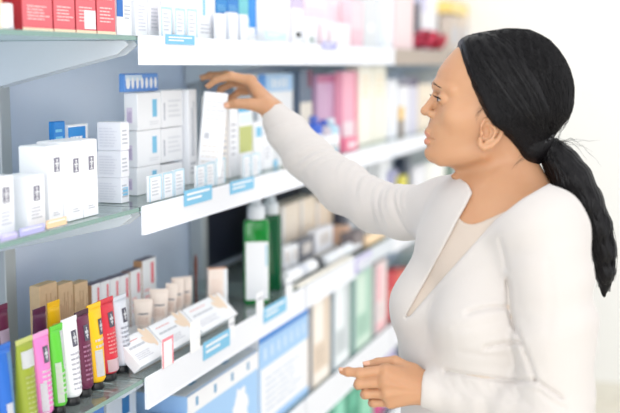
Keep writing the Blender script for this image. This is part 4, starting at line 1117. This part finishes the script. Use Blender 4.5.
tc_ = carton('slim cream tester carton with peach top standing left of the green bottles', 208, 216, 268, ZC, -.095, .024, cmat(250, 234, 224), lid=cmat(238, 180, 150), marks=[('T', 'f', .15, .85, .4, .8, 6, cmat(240, 214, 200)), ('P', 'f', .8, 1, 0, 1, whitep)], rz=math.radians(-55))[0]
p = atx(209.5, 262, -.085)
lathe('cosmetic_brush', [(.0032, 0), (.0030, .075), (.0036, .080), (.0050, .095), (.0040, .110), (.001, .118)], cmat(96, 50, 40), None, 12)
br = bpy.data.objects['cosmetic_brush']; br.location = (-.115, p.y-.012, ZC); tag(br, 'thin brown brush standing behind the cream tester carton', 'brush'); br.scale = (1, 1, (p.z+.02-ZC)/.118)
# price cards
r, W, H = tag_on('white price card with pink border in front of the leaning cartons', 161.5, 172.5, 337, 366, cmat(252, 248, 248), .0070, 'price_card', 'price card', 'upright price cards', 4)
bm = bmesh.new(); bm_box(bm, .0017, .0023, 0, W, H*.9, H); bm_box(bm, .0017, .0023, 0, W*.1, 0, H*.9); bm_box(bm, .0017, .0023, W*.9, W, 0, H*.9); done(bm, 'pink_border', cmat(240, 140, 156), r)
tag_on('plain white price card between the leaning cartons', 190, 199.5, 320, 351, cmat(250, 248, 248), .0070, 'price_card', 'price card', 'upright price cards', 4)
for lab, a, b, t, bo in [('white card clip left of the front green bottle on the third rail', 228.5, 234, 318, 338), ('white card clip left of the blue tag under the green bottles', 256, 263, 292, 315), ('white card clip right of the blue tag under the green bottles', 285.5, 292, 277, 300)]:
    tag_on(lab, a, b, t, bo, whitep, .0062, 'card_clip', 'card clip', 'white card clips', 1)
# green bottles
greenp = mat('green_translucent_plastic', srgb(10, 158, 62), .08, trans=.35, ior=1.4, coat=.5)
greend = mat('dark_green_plastic', srgb(14, 104, 62), .1, trans=.3, ior=1.4, coat=.5)
frost = mat('frosted_cap', srgb(232, 236, 242), .3, trans=.1)
def shampoo(label, pc, top, captop, m, X, W, dp, lab=True):
    p = atx(pc, top, X); zt = p.z; zc = atx(pc, captop, X).z; H = zt-ZC
    r = empty('lotion_bottle', (X, p.y, ZC), math.radians(-62), label, 'bottle', 'green bottles')
    bm = bmesh.new(); prof = [(.92, 0), (1, .006), (1, H-.016), (.97, H-.007), (.86, H-.001), (.5, H)]
    n = 36; R = []
    for s, z in prof:
        ring = []
        for i in range(n):
            t = 2*PI*i/n; c, s_ = math.cos(t), math.sin(t); e = .38
            ring.append(bm.verts.new((dp/2*s*math.copysign(abs(c)**e, c), W/2*s*math.copysign(abs(s_)**e, s_), z)))
        R.append(ring)
    for A_, B_ in zip(R, R[1:]):
        for i in range(n): bm.faces.new((A_[i], A_[(i+1) % n], B_[(i+1) % n], B_[i]))
    bm.faces.new(R[0][::-1]); bm.faces.new(R[-1])
    done(bm, 'bottle_body', m, r, True)
    cr = .021; hc_ = zc-ZC-H
    lathe('cap', [(cr, H+.0003), (cr*1.06, H+.002), (cr, H+hc_*.62), (cr*.95, H+hc_*.65), (cr*.70, H+hc_*.68), (cr*.6, H+hc_*.96), (cr*.5, H+hc_)], frost, r, 24)
    if lab:
        l = box('front_label', dp/2+.0002, dp/2+.0008, -W*.44, W*.44, .01, H*.74, whitep, r)
        box('label_stripe', dp/2+.0009, dp/2+.0012, W*.34, W*.40, H*.45, H*.70, cmat(150, 200, 220), l)
    return r
shampoo('green lotion bottle with large white label, in front of the other', 256, 219, 198, greenp, -.045, .064, .034)
shampoo('darker green lotion bottle behind the white-labelled one', 270.5, 214, 196, greend, -.065, .056, .032, False)
# ------------------------------------------------------------------ third shelf beyond the green bottles
beige = cmat(248, 232, 212)
rz_ = ZC+.045
ya, yb = atx(283, 260, -.16).y, atx(335, 240, -.16).y
r = empty('stepped_display', (-.125, ya, ZC), 0, 'stepped grey make-up display under the ivory cartons', 'display stand')
box('rear_step', -.10, 0, 0, yb-ya, 0, .045, cmat(196, 194, 192), r, .002); box('front_step', .0005, .045, 0, yb-ya+.02, 0, .022, cmat(206, 202, 196), r, .002)
for i, (a, b, t) in enumerate([(282, 300, 204), (301, 315.5, 198), (316.5, 333, 199)]):
    carton('tall ivory carton right of the green bottles, %s of three' % ['left', 'middle', 'right'][i], a, b, t, rz_+.0005, -.15, .05, [cmat(246, 232, 216), beige, cmat(246, 224, 200)][i], group='ivory cartons on the stepped display', marks=[('P', 'f', .0, .12, 0, 1, whitep), ('T', 'f', .3, .8, .3, .8, 6, cmat(250, 240, 228))])
for a, b, t, c, lab in [(284, 291, 247, whitep, 'small white jar box below the ivory cartons, left'), (291.5, 298.5, 245, cmat(240, 242, 246), 'small white jar box below the ivory cartons, right'), (300, 314, 239, cmat(120, 122, 132), 'grey framed palette box between the small white boxes'), (316, 333, 228, cmat(238, 238, 244), 'squat white box below the right ivory carton')]:
    carton(lab, a, b, t, ZC+.0225, -.084, .03, c, marks=[('P', 'f', .2, .8, .3, .8, cmat(214, 206, 200)), ('T', 'f', .3, .7, .4, .7, 2, ink)])
def lying(label, pa, pb, py, X, rad, m, endm, group):
    A_ = atx(pa, py, X); B_ = atx(pb, py, X); L = B_.y-A_.y
    r = empty('jar_tube', (X, A_.y, ZC+.0), 0, label, 'jar', group)
    mt = Matrix.Translation((0, 0, rad+.0005)) @ Matrix.Rotation(-PI/2, 4, 'X')
    lathe('jar_body', [(rad*.9, .0), (rad, .004), (rad, L*.62), (rad*.95, L*.66)], m, r, 20, mt)
    lathe('lid', [(rad*.97, L*.665), (rad*.97, L-.003), (rad*.9, L)], endm, r, 20, mt)
    return r
lying('white roll-on jar lying at the front, left', 284, 303, 272, -.045, .020, whitep, cmat(214, 218, 228), 'white jars lying on the third shelf')
lying('white roll-on jar lying at the front, right', 303.5, 317, 266, -.045, .019, whitep, cmat(30, 32, 44), 'white jars lying on the third shelf')
lying('white jar with grey lid lying before the steps, left', 324, 340, 256, -.035, .017, cmat(232, 236, 242), whitep, 'white jars lying farther along')
lying('white jar with grey lid lying before the steps, right', 341, 357, 246, -.035, .017, cmat(236, 240, 246), whitep, 'white jars lying farther along')
lying('beige tube lying before the sleeve', 364, 385, 246, -.02, .018, cmat(244, 214, 176), cmat(250, 228, 200), 'beige tubes')
y0_, y1_ = atx(299, 283, 0).y, atx(352, 262, 0).y
r = empty('tray', (-.012, y0_, ZC), 0, 'narrow cream tray along the third rail', 'tray'); box('tray_base', -.010, .010, 0, y1_-y0_, .0005, .004, cmat(238, 232, 220), r); box('tray_lip', .0105, .0125, 0, y1_-y0_, .0005, .012, cmat(244, 240, 230), r)
for a, b, t, c, X, lab in [(341, 347, 205, (60, 64, 80), -.12, 'dark slim carton below the sleeve'), (346, 352, 226, (236, 196, 170), -.06, 'peach compact box below the sleeve'), (354, 364, 232, (120, 110, 112), -.02, 'dark grey pencil box below the sleeve'),
        (350, 357, 158, (206, 208, 214), -.12, 'grey carton above the sleeve on the third shelf'), (363, 378, 158, (220, 224, 228), -.10, 'pale grey carton above the sleeve on the third shelf'), (380, 391, 160, (236, 238, 242), -.05, 'white carton above the sleeve, below the chin shelf'),
        (392, 399, 171, (170, 170, 205), -.03, 'lavender carton above the sleeve'), (401, 407.5, 176, (216, 206, 80), -.01, 'small yellow carton above the sleeve'), (405, 412, 158, (64, 74, 92), -.05, 'dark blue carton left of the woman\'s chin'),
        (413, 426, 166, (226, 226, 232), -.04, 'white carton left of the woman\'s chin'), (427, 446, 160, (242, 242, 236), -.04, 'broad white carton below the woman\'s chin'), (448, 452, 165, (40, 96, 70), -.04, 'dark green slim carton below the woman\'s jaw')]:
    carton(lab, a, b, t, ZC, X, .045, cmat(*c), marks=[('P', 'f', .15, .85, .55, .9, cmat(*[min(255, v+14) for v in c]))])
carton('pink carton on the third shelf beneath the sleeve', 393, 400, 238, ZC, -.02, .03, cmat(240, 190, 204), marks=[('P', 'f', 0, 1, .5, 1, whitep)])
# ------------------------------------------------------------------ fourth shelf
pb = cmat(110, 170, 230); pb2 = cmat(164, 204, 244)
zE = atx(258, 367, -.012).z; zE1 = atx(258, 350, -.012).z
def big(label, a, b, z1, X, depth, m, lidm):
    y0 = atx(a, 380, X).y; y1 = atx(b, 350, X).y; W = y1-y0; H = z1-ZD
    r = empty('carton', (X, y0, ZD), 0, label, 'box', 'large blue and white cartons')
    bm = bmesh.new(); bm_box(bm, -depth, 0, .001, W-.001, 0, H, .0015); done(bm, 'box_body', m, r)
    decal('tuck_flap', r, 't', .01, .99, .03, .97, W, depth, H, lidm, .0012)
    return r, W, H
r, W, H = big('large blue and white carton with pale round motifs on the fourth shelf', 187, 258, zE1-.002, -.012, .20, pb2, whitep)
decal('printed_panel', r, 'f', 0, 1, 1-(zE1-zE)/H, 1, W, .20, H, whitep)
rr = random.Random(4)
for cy, cz, s in ((W*.22, H*.42, .034), (W*.72, H*.46, .036)):
    bm = bmesh.new(); vs = []
    for i in range(40):
        t = 2*PI*i/40; q = s*(1+.10*math.sin(7*t)+.06*math.sin(13*t+1))
        vs.append((cy+q*math.cos(t)*1.25, cz+q*math.sin(t)*1.5))
    A_ = [bm.verts.new((.0002, *v)) for v in vs]; B_ = [bm.verts.new((.0010, *v)) for v in vs]
    bm.faces.new(A_); bm.faces.new(B_)
    for i in range(40): bm.faces.new((A_[i], A_[(i+1) % 40], B_[(i+1) % 40], B_[i]))
    done(bm, 'round_motif', whitep, r)
bm = bmesh.new()
for i in range(4): bm_box(bm, .0007, .0012, W*(.1+.24*i), W*(.13+.24*i), H*.86, H*.95)
done(bm, 'blue_mark', cmat(110, 160, 200), r)
bm = bmesh.new()
for i in range(2): bm_box(bm, -.05, -.03, W*(.2+.45*i), W*(.28+.45*i), H+.0013, H+.0018)
done(bm, 'blue_mark', cmat(60, 150, 205), r)
zt1 = atx(307, 313, -.012).z
r, W, H = big('large white carton with blue top band right of the round motif one', 259, 308, .899, -.012, .12, whitep, cmat(60, 130, 215))
f = (H-(atx(284, 352, -.012).z-ZD))/H
decal('printed_panel', r, 'f', 0, 1, 1-.36, 1, W, .12, H, pb2)
decal('printed_panel', r, 'f', 0, 1, 1-.09, 1, W, .12, H, cmat(70, 140, 220), .0009)
decal('printed_panel', r, 'f', 0, .03, 0, .64, W, .12, H, pb2); decal('printed_panel', r, 'f', 0, 1, 0, .08, W, .12, H, pb2, .0008)
for i in range(7): box('pale_figure_print', .0007, .0011, W*(.08+.13*i), W*(.14+.13*i), H*.72, H*.84, cmat(200, 222, 248), r)
text_block(r, 'f', .12, .9, .15, .55, 6, W, .12, H, cmat(214, 222, 236))
r, W, H = big('plain blue large carton at the bottom left under the third rail', 132, 186, zE-.0, -.012, .08, pb, cmat(84, 150, 222))
text_block(r, 'f', .3, .8, .6, .9, 2, W, .20, H, cmat(180, 210, 240))
carton('low white box with blue corner seen through the glass under the tubes', 106, 136, 384, ZD, -.10, .10, cmat(226, 232, 236), marks=[('P', 'f', .5, .75, .75, .95, cmat(40, 120, 180))])
carton('deep blue box under the tubes at the bottom edge', 70, 104, 402, ZD, -.06, .10, cmat(70, 120, 190), marks=[('P', 'f', .1, .9, .2, .8, pb)])
for a, b, t, c, c2, lab in [(310, 330, 290, (226, 208, 190), (246, 240, 232), 'beige carton on the fourth shelf left of the grey one'), (332, 350, 282, (206, 214, 218), (240, 246, 250), 'grey white carton on the fourth shelf left of the mint one'),
        (353, 372, 270, (170, 208, 190), (210, 232, 218), 'mint green carton on the fourth shelf'), (374.5, 387, 262, (238, 222, 222), (246, 190, 196), 'blush carton on the fourth shelf left of the red one')]:
    carton(lab, a, b, t, ZD, -.008, .08, cmat(*c), marks=[('P', 'f', 0, .10, 0, 1, cmat(110, 130, 150)), ('P', 'f', .2, .65, .45, .95, cmat(*c2)), ('T', 'f', .25, .85, .2, .4, 4, cmat(*[int(v*.9) for v in c])), ('P', 'f', .2, .9, .02, .14, cmat(*c2))])
for a, b, lab in [(388.5, 396, 'bright red carton on the fourth shelf beside the cardigan front'), (397, 408, 'coral red carton on the fourth shelf behind the cardigan front')]:
    carton(lab, a, b, 272, ZD, -.02, .06, cmat(*((204, 40, 56) if a < 390 else (236, 110, 96))), marks=[('P', 'f', .3, .9, .4, .6, cmat(240, 150, 130))])
# lowest visible shelf
for a, b, t, c, lab in [(334, 346, 392, (120, 196, 170), 'sea green carton on the low shelf, left'), (347, 360, 382, (70, 160, 130), 'deep green carton on the low shelf, middle'), (361, 373, 372, (150, 220, 190), 'light green carton on the low shelf, right'),
        (375, 384, 372, (220, 90, 150), 'magenta carton on the low shelf behind the hand'), (385, 396, 352, (190, 180, 220), 'lavender carton on the low shelf by the cardigan')]:
    carton(lab, a, b, t, ZE, -.03, .06, cmat(*c), marks=[('P', 'f', .2, .8, .6, .85, cmat(*[min(255, v+30) for v in c]))])
w = bpy.data.worlds.new('world'); sc.world = w; w.use_nodes = True
w.node_tree.nodes['Background'].inputs[0].default_value = (.97, .985, 1, 1); w.node_tree.nodes['Background'].inputs[1].default_value = 1.16
def area(name, loc, target, sx, sy, e, c=(1, 1, 1)):
    l = bpy.data.lights.new(name, 'AREA'); l.shape = 'RECTANGLE'; l.size = sx; l.size_y = sy; l.energy = e; l.color = c
    o = bpy.data.objects.new(name, l); col.objects.link(o); o.location = loc
    o.rotation_euler = (Vector(target)-Vector(loc)).to_track_quat('-Z', 'Y').to_euler()
    return o
area('ceiling_light', (.9, 2.6, 2.95), (.9, 2.6, 0), 1.2, 4.6, 14)
area('right_fill_light', (3.3, .2, 1.5), (-.3, 2.3, 1.1), 4.5, 2.6, 22, (1, .99, .97))  # added fill from the right to even out the light, no actual window
area('front_fill_light', (1.2, -2.0, 1.7), (.0, 2.6, 1.1), 2.6, 2.4, 56)  # added fill from behind the camera, brightens the shelf interiors
sc.view_settings.view_transform = 'Standard'; sc.view_settings.look = 'None'; sc.view_settings.gamma = 1; sc.view_settings.exposure = .08
sc.view_settings.use_curve_mapping = False
